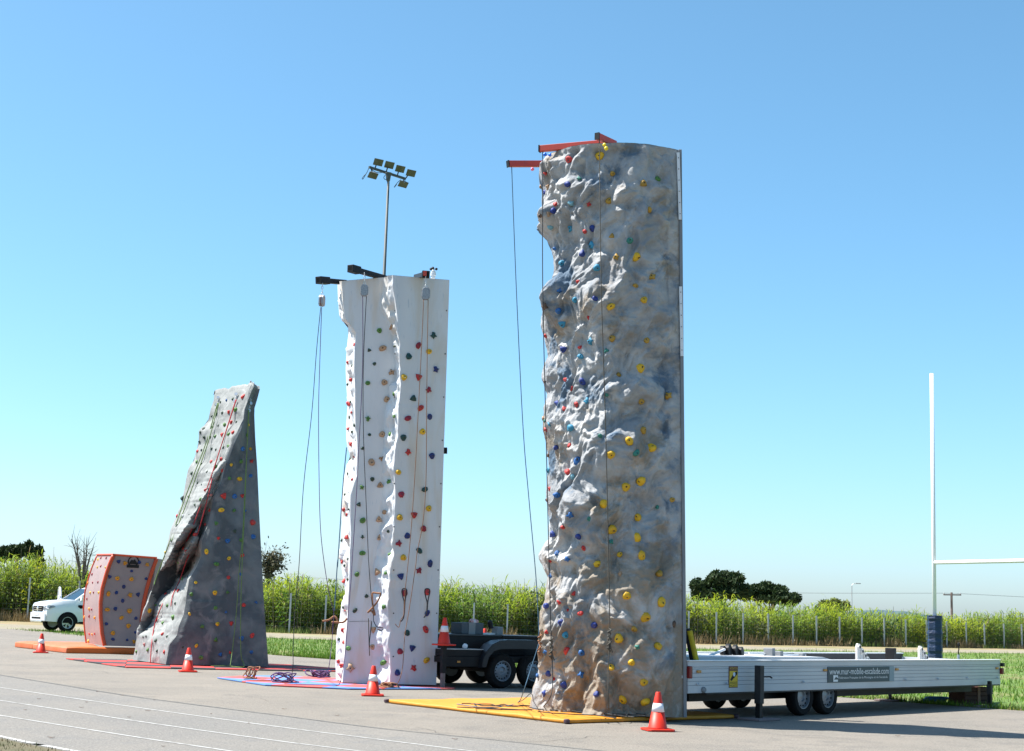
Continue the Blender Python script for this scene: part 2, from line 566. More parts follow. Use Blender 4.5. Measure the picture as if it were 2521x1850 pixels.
def reed_stuff():
    Vs, Fs, Cs = [], [], []
    o = 0
    N = 9200
    for i in range(N):
        px = rng.uniform(-330, 2850)
        f = fence_pt(px)
        back = 0.5 + rng.random() ** 1.3 * 6.0
        gpos = f + Vector((f.x, f.y, 0)).normalized() * back
        Y = gpos.y
        top = atY(px, interp(reed_top, px) , Y).z
        big = noise.noise((gpos.x * 0.25, gpos.y * 0.25, 4))
        clump = noise.noise((gpos.x * 0.9, gpos.y * 0.9, 9))
        frac = 0.78 + 0.18 * min(1, back / 4) + 0.16 * clump + 0.2 * noise.noise((gpos.x * 0.35, gpos.y * 0.35, 21))
        h = max(0.7, top * frac * rng.uniform(0.72, 1.02))
        if rng.random() < 0.12: h *= 0.5
        tone = 0.5 + 0.9 * noise.noise((gpos.x * 0.3, gpos.y * .3, 1)) + .4 * noise.noise((gpos.x * 1.1, gpos.y * .8, 5))
        tone = min(1.1, max(0.0, tone))
        lean = rng.normal(0, 0.07, 2) * h
        base = np.array([gpos.x, gpos.y, -0.03])
        tip = base + np.array([lean[0], lean[1], h])
        # stalk
        w = 0.012
        Vs.append([base + [w, 0, 0], base - [w, 0, 0], tip - [w * .5, 0, 0], tip + [w * .5, 0, 0]])
        Cs.append(np.array([0.17, 0.17, 0.06]))
        nl = int(5 + h * 3.6)
        for k in range(nl):
            t = 0.12 + 0.88 * (k + rng.random()) / nl
            p = base + (tip - base) * t
            az = rng.uniform(0, math.tau)
            L = rng.uniform(0.28, 0.62) * (1.1 if t > .6 else 0.9)
            up = rng.uniform(0.2, 1.0) if t < 0.9 else rng.uniform(0.7, 1.5)
            dr = np.array([math.cos(az), math.sin(az), up]); dr /= np.linalg.norm(dr)
            mid = p + dr * L * 0.55
            dr2 = np.array([math.cos(az), math.sin(az), up - rng.uniform(0.6, 1.5)]); dr2 /= np.linalg.norm(dr2)
            end = mid + dr2 * L * 0.5
            wv = np.array([-math.sin(az), math.cos(az), rng.uniform(-.4, .4)]) * rng.uniform(0.02, 0.036)
            g = rng.random()
            yel = tone * 0.8 + (t - 0.5) * 0.5
            c = np.array([0.13, 0.25, 0.045]) * (1 - yel) + np.array([0.37, 0.44, 0.025]) * max(0, yel)
            if g < 0.04 or (t < 0.2 and g < 0.5): c = np.array([0.25, 0.205, 0.1])
            elif g > 0.84: c = np.array([0.05, 0.12, 0.025])
            c = c * rng.uniform(0.7, 1.2)
            Vs.append([p - wv * .5, p + wv * .5, mid + wv, mid - wv]); Cs.append(c)
            Vs.append([mid - wv, mid + wv, end + wv * .12, end - wv * .12]); Cs.append(c)
    V = np.array(Vs).reshape(-1, 3)
    C = np.repeat(np.array(Cs), 4, 0)
    F = np.arange(len(V)).reshape(-1, 4)
    return V, F, C
def shrub_stuff():
    Vs, Cs = [], []
    for i in range(64):
        px = rng.uniform(-300, 2800) if i > 30 else rng.uniform(-300, 1350)
        f = fence_pt(px)
        back = rng.uniform(0.3, 3.2)
        g = f + Vector((f.x, f.y, 0)).normalized() * back
        top = atY(px, interp(reed_top, px), g.y).z
        h = top * rng.uniform(0.45, 1.0); r = rng.uniform(0.6, 1.5)
        base = [np.array([0.3, 0.33, 0.02]), np.array([0.12, 0.22, 0.03]), np.array([0.05, 0.11, 0.03]), np.array([0.2, 0.27, 0.03]), np.array([0.17, 0.19, 0.08])][int(rng.integers(0, 5))]
        for k in range(int(420 * r * h / 2)):
            u = rng.normal(size=3); u /= np.linalg.norm(u)
            rr = rng.random() ** .4
            q = np.array([g.x + u[0] * r * rr, g.y + u[1] * r * rr, h * .5 + u[2] * h * .5 * rr])
            nn = noise.noise((q[0] * 1.6, q[1] * 1.6, q[2] * 1.6))
            if nn < -.15: continue
            q += u * .35 * nn
            if q[2] < 0: continue
            a = rng.normal(size=3) + [0, 0, .6]; a /= np.linalg.norm(a)
            bb = np.cross(a, rng.normal(size=3)); bb /= np.linalg.norm(bb)
            L = rng.uniform(.07, .17)
            Vs.append([q - a * L, q + bb * L * .45, q + a * L, q - bb * L * .45]); Cs.append(base * rng.uniform(.6, 1.3))
        for k in range(5):      # a few dead stems
            x, y = g.x + rng.normal() * r, g.y + rng.normal() * .5
            hh = top * rng.uniform(.8, 1.12); lx = rng.normal() * .2
            Vs.append([np.array([x - .012, y, 0]), np.array([x + .012, y, 0]), np.array([x + lx + .006, y, hh]), np.array([x + lx - .006, y, hh])]); Cs.append(np.array([.24, .2, .12]))
    V = np.array(Vs).reshape(-1, 3)
    return V, np.arange(len(V)).reshape(-1, 4), np.repeat(np.array(Cs), 4, 0)
V, F, C = shrub_stuff()
tag(bulk('scrub', V, F, C, leaf_m), 'mixed leafy scrub tangled into the reeds behind the wire fence', 'scrub', kind='stuff')
V, F, C = reed_stuff()
tag(bulk('reed_bed', V, F, C, leaf_m), 'tall green reed thicket growing behind the wire fence', 'reeds', kind='stuff')
# low dry weeds along the fence foot
W = []
for i in range(15000):
    px = rng.uniform(-330, 2850)
    f = fence_pt(px)
    q = f + Vector((f.x, f.y, 0)).normalized() * rng.uniform(-1.0, 1.2)
    W.append((q.x, q.y))
W = np.array(W); n = len(W)
nzv = np.array([noise.noise((x * 0.3, y * 0.3, 11)) for x, y in W])
C = np.where((nzv > 0.0)[:, None], np.array([0.27, 0.2, 0.1])[None], np.array([0.15, 0.2, 0.05])[None]) * rng.uniform(0.6, 1.3, n)[:, None]
blades('fence_foot_weeds', W, rng.uniform(0.1, 0.42, n) * (1.0 + 0.9 * (nzv > 0.15)), rng.uniform(0.03, 0.07, n), C, 'dry straw-coloured weeds at the foot of the wire fence', 'weeds')

# ---------------------------------------------------------------- wire fence
steel_m = mat('galvanised_steel', (0.46, 0.49, 0.5), 0.5, 0.35, c2=(0.38, 0.41, 0.42), scale=4)
wire_m = mat('fence_wire', (0.3, 0.33, 0.33), 0.5, 0.6)
ppx = [-170, -50, 66.6, 189, 300, 402, 505, 608, 711.5, 799, 888, 980, 1073, 1164.5, 1247.6, 1331, 1412, 1480, 1550, 1622, 1695,
       1763, 1829, 1891, 1952, 2010, 2067, 2122, 2177, 2230, 2281, 2331, 2379, 2424, 2472, 2516, 2562, 2608, 2652]
posts = [(fence_pt(p), interp(fhp, p) / FPX * fence_pt(p).y) for p in ppx]
fe = empty('wire_fence', posts[14][0], 'long galvanised wire fence with slim grey posts in front of the reeds', 'fence')
for b, h in posts:
    q = MB()
    w = 0.044
    q.add([(b.x - w, b.y - w, -.05), (b.x + w, b.y - w, -.05), (b.x + w, b.y + w, -.05), (b.x - w, b.y + w, -.05),
           (b.x - w, b.y - w, h), (b.x + w, b.y - w, h), (b.x + w, b.y + w, h), (b.x - w, b.y + w, h)],
          [(0, 3, 2, 1), (4, 5, 6, 7), (0, 1, 5, 4), (1, 2, 6, 5), (2, 3, 7, 6), (3, 0, 4, 7)])
    q.build('post', steel_m, fe)
wm = MB()
for (a, ha), (b, hb) in zip(posts, posts[1:]):
    for k in range(9):
        t = 0.04 + 0.94 * k / 8
        wm.tube([(a.x, a.y - .03, ha * t), (b.x, b.y - .03, hb * t)], 0.0018, 3, False)
    L = (b - a).length
    nv = int(L / 0.2)
    for k in range(1, nv):
        t = k / nv
        p = a.lerp(b, t); h = lerp(ha, hb, t)
        wm.tube([(p.x, p.y - .03, 0.03), (p.x, p.y - .03, h * .98)], 0.0014, 3, False)
tag(wm.build('wire_mesh', wire_m, fe, fix=False), kind='stuff')

# ---------------------------------------------------------------- trees beyond the reeds
tree_leaf = vcol_mat('tree_leaf', 0.7, 0.15)
bark_m = mat('grey_bark', (0.16, 0.13, 0.1), 0.9, c2=(0.1, 0.08, 0.06), scale=6, bump=(12, 0.6))
def tree(name, label, px, ytop, Y, lobes, base_c, nleaf, trunk_h=None, group=None, lsize=0.2):
    """lobes: (px, py, rx_px, ry_px) as seen, at depth Y; the crown is a cloud of small leaf faces round them"""
    b = atY(px, 1500, Y)
    root = empty(name, (b.x, Y, 0), label, 'tree', group)
    t = MB()
    cen = []
    for (lx, ly, rx, ry) in lobes:
        c = atY(lx, ly, Y); cen.append((c, rx * Y / FPX, ry * Y / FPX))
    zt = max(0.8, min(c.z for c, a, b2 in cen) - 0.3)
    t.tube([(b.x, Y, -0.1), (b.x + .1, Y, zt * .6), (b.x + .05, Y, zt)], [0.2, 0.16, 0.13], 7)
    for c, rx, ry in cen:
        mid = Vector((b.x, Y, zt * .7)).lerp(c, 0.5) + Vector((0, 0, -.15))
        t.tube([(b.x, Y, zt * .65), mid, c], [0.1, 0.06, 0.02], 5)
    t.build('trunk', bark_m, root, smooth=True)
    tot = sum(rx * ry for c, rx, ry in cen)
    Vs, Cs = [], []
    for c, rx, ry in cen:
        k = int(nleaf * rx * ry / tot)
        ry3 = (rx + ry) / 2
        for j in range(k):
            u = rng.normal(size=3); u /= np.linalg.norm(u)
            r = rng.random() ** 0.45
            q = np.array([c.x + u[0] * rx * r, c.y + u[1] * ry3 * r, c.z + u[2] * ry * r])
            nn = noise.noise((q[0] * 1.5, q[1] * 1.5, q[2] * 1.5)) * .8 + noise.noise((q[0] * .7, q[1] * .7, q[2] * .7)) * .4
            if nn < -0.24 and rng.random() < 0.85: continue
            q += u * 0.6 * nn
            a = rng.normal(size=3); a /= np.linalg.norm(a)
            bb = np.cross(a, rng.normal(size=3)); bb /= np.linalg.norm(bb)
            L = lsize * rng.uniform(0.6, 1.5)
            Vs.append([q - a * L - bb * L * .0, q + bb * L * .4, q + a * L, q - bb * L * .4])
            Cs.append(np.array(base_c) * rng.uniform(0.55, 1.35))
    V = np.array(Vs).reshape(-1, 3)
    bulk('crown', V, np.arange(len(V)).reshape(-1, 4), np.repeat(np.array(Cs), 4, 0), tree_leaf, root)
    return root
DG = (0.034, 0.06, 0.02)
tree('dense_tree', 'dark dense evergreen tree, the broader taller one above the reeds beside the tall rock tower', 1775, 1410, 128,
     [(1725, 1448, 26, 24), (1765, 1434, 34, 27), (1802, 1436, 30, 24), (1828, 1456, 18, 18), (1770, 1464, 62, 18)], DG, 9000, group='dark evergreens beyond the reeds')
tree('dense_tree', 'dark low evergreen tree sloping down beside the broader evergreen above the reeds', 1900, 1430, 132,
     [(1842, 1466, 24, 14), (1862, 1456, 24, 18), (1885, 1450, 22, 18), (1900, 1474, 60, 10), (1915, 1462, 28, 20), (1950, 1475, 24, 16)], DG, 8000, group='dark evergreens beyond the reeds')
tree('dense_tree', 'dark evergreen tree behind the reeds beyond the white pickup', 30, 1345, 112,
     [(8, 1366, 12, 14), (32, 1358, 18, 14), (52, 1358, 8, 14)], DG, 3000, group='dark evergreens beyond the reeds')
tree('dense_tree', 'small pointed dark evergreen, taller of two behind the reeds beyond the pickup', 71, 1340, 113,
     [(69, 1352, 8, 11), (72, 1364, 10, 10)], DG, 1500, group='dark evergreens beyond the reeds')
tree('dense_tree', 'small leaning dark evergreen, outermost behind the reeds beyond the pickup', 94, 1350, 114,
     [(93, 1362, 9, 11), (97, 1374, 11, 12)], DG, 1700, group='dark evergreens beyond the reeds')
tree('shrub_tree', 'pale yellow-green bush rising above the reeds near the far street lamp', 2045, 1476, 122,
     [(2030, 1492, 18, 12), (2052, 1487, 20, 12), (2072, 1494, 14, 10)], (0.15, 0.18, 0.05), 2600)
# thin trees with open crowns
def open_tree(name, label, px, Y, ybase, stems, leaf, tips, cat='tree'):
    b = atY(px, ybase, Y)
    root = empty(name, (b.x, Y, 0), label, cat)
    t = MB(); Vs = []; Cs = []
    for st in stems:
        pts = [Vector((b.x, Y, 0))] + [atY(x, y, Y + dy) for x, y, dy in st]
        t.tube(pts, [0.07 * (1 - 0.85 * i / len(pts)) for i in range(len(pts))], 5)
        for i in range(1, len(pts)):
            for k in range(tips):
                p = pts[i - 1].lerp(pts[i], random.random())
                q = p + Vector((random.gauss(0, .35), random.gauss(0, .35), abs(random.gauss(.45, .3))))
                t.tube([p, p.lerp(q, .5) + Vector((0, 0, -.04)), q], [0.018, 0.012, 0.005], 3)
                for j in range(leaf):
                    c = np.array(p.lerp(q, random.random())) + rng.normal(size=3) * 0.16
                    a = rng.normal(size=3); a /= np.linalg.norm(a)
                    bb = np.cross(a, rng.normal(size=3)); bb /= np.linalg.norm(bb)
                    L = rng.uniform(0.06, 0.13)
                    Vs.append([c - a * L, c + bb * L * .5, c + a * L, c - bb * L * .5]); Cs.append(np.array([0.1, 0.095, 0.05]) * rng.uniform(.5, 1.3))
    t.build('trunk', bark_m, root, fix=False)
    if Vs:
        V = np.array(Vs).reshape(-1, 3)
        bulk('crown', V, np.arange(len(V)).reshape(-1, 4), np.repeat(np.array(Cs), 4, 0), tree_leaf, root)
open_tree('sparse_tree', 'thin half-bare tree above the reeds beside the grey leaning wall', 660, 92, 1480,
          [[(657, 1425, 0), (652, 1400, 0), (648, 1380, 0)], [(660, 1412, .3), (668, 1385, .2), (666, 1370, 0)], [(664, 1410, 0), (680, 1398, -.2), (690, 1392, 0)], [(658, 1418, 0), (675, 1405, .2), (684, 1384, 0)], [(662, 1404, 0), (660, 1390, 0), (676, 1378, 0)]], 12, 9)
open_tree('bare_shrub', 'leafless grey shrub with upright twigs beside the curved bouldering wall', 205, 90, 1440,
          [[(194, 1400, 0), (184, 1352, 0), (176, 1328, 0)], [(197, 1396, .3), (190, 1360, .2), (192, 1345, 0)], [(210, 1390, 0), (213, 1360, 0), (214, 1346, 0)], [(215, 1395, 0), (222, 1370, 0), (228, 1354, 0)], [(206, 1390, 0), (207, 1365, 0), (206, 1352, 0)]], 0, 7)

# ---------------------------------------------------------------- far poles
wood_m = mat('weathered_wood', (0.2, 0.15, 0.13), 0.9, c2=(0.14, 0.11, 0.1), scale=5)
up_ = atY(2343, 1505, 210)
q = MB()
zt = atY(2343, 1459, 210).z
root = empty('utility_pole', (up_.x, 210, 0), 'brown wooden utility pole with a crossarm far beyond the reeds', 'pole')
q.tube([(up_.x, 210, 0), (up_.x, 210, zt)], [0.2, 0.15], 8); q.build('pole', wood_m, root)
MB().beam((up_.x - 1.1, 210, zt - .35), (up_.x + 1.3, 210, zt - .3), .14, .16).build('crossarm', wood_m, root)
for k in (-1.0, 0.0, 1.2):
    MB().lathe([(0.05, 0), (0.09, .1), (0.05, .22), (0.02, .3)], (up_.x + k, 210, zt - .25), n=8).build('insulator', steel_m, root)
for k in (-1.0, 1.2):
    pts = []
    for i in range(25):
        t = i / 24
        pts.append((lerp(up_.x - 95, up_.x + 95, t) + k, lerp(250, 170, t), zt - .1 - 2.2 + 2.2 * (1 - (abs(2 * t - 1)) * 0.0) - 3.2 * (4 * (t % .5) * (.5 - t % .5))))
    tag(MB().tube(pts, 0.012, 4).build('overhead_cable', mat('cable_black', (0.05, 0.06, 0.07), .6), fix=False),
        'thin overhead cable strung from the far utility pole', 'cable', 'cables on the utility pole')
sp = atY(2097, 1500, 260)
root = empty('street_lamp', (sp.x, 260, 0), 'thin grey street lamp far beyond the reeds', 'lamp')
zt = atY(2097, 1437, 260).z
MB().tube([(sp.x, 260, 0), (sp.x, 260, zt - .3), (sp.x + .3, 260, zt), (sp.x + .9, 260, zt)], [.11, .08, .06, .05], 7).build('post', steel_m, root)
MB().box((sp.x + .6, 259.85, zt - .05), (sp.x + 1.5, 260.15, zt + .12)).build('lamp_head', steel_m, root, bevel=.03)
# ================================================================ CLIMBING HOLDS
HC = {'red': (0.55, 0.03, 0.025), 'crim': (0.3, 0.012, 0.035), 'yel': (0.72, 0.42, 0.01), 'och': (0.42, 0.24, 0.025), 'ora': (0.78, 0.3, 0.01),
      'grn': (0.08, 0.22, 0.035), 'dgr': (0.025, 0.06, 0.035), 'dteal': (0.008, 0.06, 0.055), 'blu': (0.015, 0.12, 0.36), 'dblu': (0.012, 0.04, 0.25),
      'navy': (0.012, 0.03, 0.16), 'cyan': (0.03, 0.26, 0.42), 'lbl': (0.2, 0.42, 0.5), 'tan': (0.42, 0.26, 0.15), 'brn': (0.12, 0.07, 0.045),
      'pink': (0.6, 0.25, 0.22), 'gry': (0.3, 0.32, 0.34), 'teal': (0.03, 0.22, 0.17)}
def hold_mat(c):
    k = HC[c]
    return mat('hold_' + c, k, 0.55, c2=tuple(x * 0.72 for x in k), scale=14, bump=(45, 0.35, 0.01), rnd=0.15)
bolt_m = mat('bolt_steel', (0.05, 0.05, 0.05), 0.4, 0.8)
def make_hold(shape, c):
    """rounded lump resting on z=0, about 1 unit across, with a recessed bolt in its face"""
    rs = random.Random(100 + shape)
    n, V, F = 9, [], []
    ang = [2 * math.pi * k / n for k in range(n)]
    outl = []
    for k in range(n):
        r = 0.5
        if shape == 0: r *= 1 + 0.08 * math.sin(3 * ang[k])
        elif shape == 1: r *= 1 + 0.22 * math.cos(2 * ang[k])
        elif shape == 2: r *= 1 + 0.25 * math.cos(3 * ang[k])
        elif shape == 3: r *= (0.62 if k % 2 else 1.12)
        elif shape == 4: r *= 1.12 - 0.35 * abs(math.sin(ang[k] / 2 - .4))
        outl.append(r * rs.uniform(0.9, 1.08))
    rings = [(1.0, -0.06), (1.02, 0.12), (0.9, 0.3), (0.6, 0.43), (0.2, 0.46)]
    for f_, z in rings:
        for k in range(n):
            zz = z * (1 + (0.25 * math.sin(ang[k] + shape) if z > .2 else 0))
            V.append((math.cos(ang[k]) * outl[k] * f_, math.sin(ang[k]) * outl[k] * f_, zz))
    for i in range(len(rings) - 1):
        for k in range(n):
            F.append((i * n + k, i * n + (k + 1) % n, (i + 1) * n + (k + 1) % n, (i + 1) * n + k))
    V.append((0, 0, 0.38)); t = len(V) - 1
    nb = len(F)
    for k in range(n):
        F.append(((len(rings) - 1) * n + k, (len(rings) - 1) * n + (k + 1) % n, t))
    me = bpy.data.meshes.new('hold')
    me.from_pydata(V, [], F)
    me.materials.append(hold_mat(c)); me.materials.append(bolt_m)
    for i, p in enumerate(me.polygons):
        p.use_smooth = i < nb
        if i >= nb: p.material_index = 1
    me.update()
    return me
HOLD = {}
hrs = random.Random(3)
def place_holds(body, tree_, entries, off, sc, size_k=1.0, flat=1.0):
    """each hold goes where the pixel's ray meets the wall it is bolted to"""
    inv = world_of(body).inverted()
    for (zx, zy, sz, c) in entries:
        px, py = off[0] + zx * sc, off[1] + zy * sc
        hit = None
        for dx in (0, 2, 4, 7, 10, 14, 18, -2, -4, -7, -10):
            loc, nor, idx, dist = tree_.ray_cast(EYE, ray(px + dx, py))
            if loc is not None:
                hit = loc; break
        if hit is None: continue
        if nor.dot(ray(px, py)) > 0: nor = -nor
        size = sz * sc * (hit - EYE).length / FPX * size_k * 1.05
        if dx > 0 and size > .06:        # silhouette hold: it stands out sideways
            nor = (nor + Vector((-1.2, -.2, .1))).normalized()
        shape = hrs.choice((0, 0, 1, 2, 3, 4)) if c != 'yel' else hrs.choice((0, 0, 4, 1))
        key = (shape, c)
        if key not in HOLD: HOLD[key] = make_hold(shape, c)
        o = bpy.data.objects.new('hold', HOLD[key])
        q = nor.to_track_quat('Z', 'Y') @ Quaternion((0, 0, 1), hrs.uniform(0, 6.28))
        o.rotation_mode = 'QUATERNION'
        o.rotation_quaternion = q
        o.location = hit
        o.scale = (size, size, size * 0.85 * flat)
        col.objects.link(o)
        o.parent = body
        o.matrix_parent_inverse = inv
def bvh(V, F):
    return BVHTree.FromPolygons([tuple(v) for v in V], F)
def grid_faces(nr, nc):
    return [(i * nc + j, i * nc + j + 1, (i + 1) * nc + j + 1, (i + 1) * nc + j) for i in range(nr - 1) for j in range(nc - 1)]
def rocky(p, sc, octv=4):
    return noise.ridged_multi_fractal((p.x * sc, p.y * sc, p.z * sc), 0.9, 2.1, octv, 1.0, 2.0)

# ================================================================ TALL ROCK TOWER
def zoomtab(rows):
    """rows: (zoom_y, zoom_x, offset, scale) -> sorted (y, x) pixels"""
    return sorted(((oy + zy * s, ox + zx * s) for zy, zx, (ox, oy), s in rows))
S = 0.2421
A1, A2, A3, A4 = (1230, 300), (1230, 680), (1230, 1060), (1230, 1420)
left_prof = [(360, 410, A1, S), (600, 402, A1, S), (700, 425, A1, S), (850, 437, A1, S), (950, 430, A1, S), (1020, 425, A1, S), (1090, 388, A1, S), (1140, 440, A1, S), (1200, 500, A1, S),
             (1300, 535, A1, S), (1400, 568, A1, S), (1500, 570, A1, S),
             (0, 572, A2, S), (100, 545, A2, S), (200, 500, A2, S), (270, 470, A2, S), (350, 437, A2, S), (420, 428, A2, S), (520, 440, A2, S), (600, 468, A2, S), (680, 490, A2, S), (750, 510, A2, S), (830, 525, A2, S),
             (900, 497, A2, S), (960, 480, A2, S), (1050, 466, A2, S), (1130, 490, A2, S), (1200, 520, A2, S), (1260, 500, A2, S), (1350, 466, A2, S), (1450, 460, A2, S), (1550, 450, A2, S),
             (100, 475, A3, S), (250, 485, A3, S), (400, 490, A3, S), (520, 485, A3, S), (620, 465, A3, S), (700, 470, A3, S), (800, 490, A3, S), (900, 500, A3, S), (1050, 503, A3, S), (1120, 480, A3, S), (1200, 420, A3, S),
             (1270, 398, A3, S), (1320, 405, A3, S), (1400, 435, A3, S),
             (0, 478, A4, S), (100, 470, A4, S), (220, 460, A4, S), (300, 450, A4, S), (400, 435, A4, S), (550, 417, A4, S), (600, 428, A4, S), (700, 430, A4, S), (800, 430, A4, S), (900, 418, A4, S), (950, 402, A4, S),
             (1020, 385, A4, S), (1100, 367, A4, S), (1200, 358, A4, S), (1320, 345, A4, S)]
LP = zoomtab(left_prof)
DT = 0.10
YC = 24.25 + DT                                  # depth of the tower's axis
zr0 = 0.075
pr0, pr1 = atY(1685, 1759, 23.15 + DT), atY(1672.5, 371, 23.15 + DT)
ZT = pr1.z
A_R = math.radians(-51.0)
A_L = math.radians(-205.0)
RR = 1.41
def t_row(z):
    t = (z - zr0) / (ZT - zr0)
    xr = lerp(pr0.x, pr1.x, t)
    cx_ = xr - RR * math.cos(A_R)
    # left outline at this height, read at the axis depth
    lo_, hi_ = 300.0, 1900.0
    for _ in range(24):
        md = (lo_ + hi_) / 2
        if atY(interp(LP, md), md, YC + .1).z > z: lo_ = md
        else: hi_ = md
    xl = atY(interp(LP, md), md, YC + .1).x
    return cx_, cx_ - xl
_rr = random.Random(77)
RTAB = [_rr.uniform(-1, 1) for _ in range(8192)]
SKW = (math.sqrt(3) - 1) / 2
def crumple(x, y, seed):
    """random heights joined by flat triangles: creased like crumpled sheet"""
    k = (x + y) * SKW
    u, v = x + k, y + k
    i, j = math.floor(u), math.floor(v)
    u -= i; v -= j
    def h(a, b): return RTAB[((a * 73856093) ^ (b * 19349663) ^ (seed * 83492791)) % 8191]
    if u > v: return h(i, j) * (1 - u) + h(i + 1, j) * (u - v) + h(i + 1, j + 1) * v
    return h(i, j) * (1 - v) + h(i, j + 1) * (v - u) + h(i + 1, j + 1) * u
NR, NC = 640, 320
TV = []
rows_c = []
for i in range(NR):
    z = lerp(zr0, ZT, i / (NR - 1))
    cx_, rl = t_row(z)
    rows_c.append((cx_, rl))
    for j in range(NC):
        a = lerp(A_R, A_L, j / (NC - 1))
        deg = -math.degrees(a)
        w = sstep(105, 165, deg)
        r = lerp(RR, rl, w)
        p = Vector((cx_ + r * math.cos(a), YC + r * math.sin(a) * (1.0 if deg < 180 else 1.0), z))
        nrm = Vector((math.cos(a), math.sin(a), 0))
        # coordinates along the folds: they climb to the right
        s_ = deg * math.pi / 180 * RR
        fu = Vector((z * 0.78 - s_ * 0.5, s_ * 0.85 + z * 0.5, 0.0))
        warp = Vector((noise.noise((s_ * 1.3, z * 1.3, 3)), noise.noise((s_ * 1.3, z * 1.3, 8)), 0)) * 0.35
        q = Vector(((fu.x + warp.x) * 0.62, (fu.y + warp.y) * 1.2, 1.7))
        left = sstep(66, 112, deg)
        amp = lerp(0.72, 1.0, left)
        low = noise.noise((s_ * 0.8 + 5, z * 0.95, 2.2)) * 0.25 * amp
        w2x, w2y = noise.noise((s_ * 2.4, z * 2.4, 13)) * 0.13, noise.noise((s_ * 2.4, z * 2.4, 18)) * 0.13
        xx, yy = fu.x * 0.8 + w2x + warp.x * .3, fu.y + w2y + warp.y * .3
        c1 = crumple(xx * 2.0, yy * 2.6, 3)
        c2 = crumple(xx * 4.6 + 9, yy * 5.6, 11)
        c3 = crumple(xx * 10.5, yy * 12.0 + 4, 29)
        c4 = crumple(xx * 22.0 + 2, yy * 24.0, 57)
        r1 = 1 - 2 * abs(noise.noise((xx * 1.3, yy * 1.7, 9)))
        r2 = 1 - 2 * abs(noise.noise((xx * 3.4 + 2, yy * 4.4, 4.4)))
        d = low + (c1 * 0.14 + c2 * 0.085 + c3 * 0.04 + c4 * 0.017 + r1 * 0.05 + r2 * 0.045) * amp - 0.04
        if z < 0.7: d = lerp(min(d, 0.02), d, z / 0.7)
        # quiet at the outline so that it keeps its profile, none at the panel edge
        d *= lerp(1.0, 0.25, sstep(145, 170, deg)) * sstep(51.0, 58.0, deg) * (1 - sstep(0.985, 1.0, i / (NR - 1)) * 0.8)
        if deg < 60: d *= .5
        p += nrm * d
        # foot spreads a little
        if z < 0.5 and deg > 130: p += nrm * 0.06 * (1 - z / .5)
        TV.append(p)
TF = grid_faces(NR, NC)
root_t = empty('rock_climbing_tower', (rows_c[0][0], YC, 0), 'tallest climbing tower, moulded grey and ochre rock with yellow, blue and red holds', 'climbing wall')

def rock_material():
    mt = bpy.data.materials.new('moulded_rock')
    mt.use_nodes = True
    nt = mt.node_tree; N, L = nt.nodes, nt.links
    b = N['Principled BSDF']; b.inputs['Roughness'].default_value = 0.8
    b.inputs['Specular IOR Level'].default_value = 0.3
    tc = N.new('ShaderNodeTexCoord')
    mp = N.new('ShaderNodeMapping'); mp.inputs['Rotation'].default_value = (0.0, math.radians(28), 0.0); mp.inputs['Scale'].default_value = (1.0, 1.0, 1.25)
    L.new(tc.outputs['Object'], mp.inputs[0])
    def nz(sc, det, dist, off=0.0):
        n = N.new('ShaderNodeTexNoise'); n.inputs['Scale'].default_value = sc; n.inputs['Detail'].default_value = det
        n.inputs['Roughness'].default_value = 0.6; n.inputs['Distortion'].default_value = dist
        ad = N.new('ShaderNodeVectorMath'); ad.inputs[1].default_value = (off, off * .7, off * 1.3)
        L.new(mp.outputs[0], ad.inputs[0]); L.new(ad.outputs[0], n.inputs['Vector'])
        return n.outputs[0]
    def rmp(s, a, c):
        r = N.new('ShaderNodeMapRange'); r.inputs['From Min'].default_value = a; r.inputs['From Max'].default_value = c
        L.new(s, r.inputs[0]); return r.outputs[0]
    def mix(f, A, B, k=1.0):
        x = N.new('ShaderNodeMix'); x.data_type = 'RGBA'
        if k != 1.0:
            mu = N.new('ShaderNodeMath'); mu.operation = 'MULTIPLY'; mu.inputs[1].default_value = k; L.new(f, mu.inputs[0]); f = mu.outputs[0]
        L.new(f, x.inputs[0])
        for s, v in ((x.inputs[6], A), (x.inputs[7], B)):
            if isinstance(v, tuple): s.default_value = (*v, 1)
            else: L.new(v, s)
        return x.outputs[2]
    c = mix(rmp(nz(1.3, 9, 0.3), 0.4, 0.6), (0.405, 0.405, 0.402), (0.24, 0.25, 0.262))
    c = mix(rmp(nz(1.1, 9, 0.35, 7), 0.53, 0.6), c, (0.07, 0.125, 0.19), 0.85)      # blue spray
    # ochre spray is heavier towards the foot of the tower
    sx = N.new('ShaderNodeSeparateXYZ'); L.new(tc.outputs['Object'], sx.inputs[0])
    low = rmp(sx.outputs['Z'], 4.5, 0.3)
    ad = N.new('ShaderNodeMath'); ad.operation = 'MULTIPLY_ADD'; ad.inputs[1].default_value = 0.14; L.new(low, ad.inputs[0]); L.new(nz(1.0, 9, 0.35, 17), ad.inputs[2])
    c = mix(rmp(ad.outputs[0], 0.55, 0.64), c, (0.22, 0.168, 0.108), 0.75)
    c = mix(rmp(nz(2.4, 6, 0.8, 31), 0.58, 0.72), c, (0.46, 0.45, 0.43), 0.6)
    c = mix(rmp(nz(9, 4, 0.3, 3), 0.62, 0.74), c, (0.2, 0.19, 0.18), 0.5)
    L.new(c, b.inputs['Base Color'])
    bp = N.new('ShaderNodeBump'); bp.inputs['Strength'].default_value = 0.8; bp.inputs['Distance'].default_value = 0.05
    L.new(nz(6, 10, 0.5), bp.inputs['Height']); L.new(bp.outputs[0], b.inputs['Normal'])
    return mt
rock_m = rock_material()
alu_m = mat('aluminium', (0.62, 0.64, 0.66), 0.42, 0.7, c2=(0.5, 0.52, 0.54), scale=3)
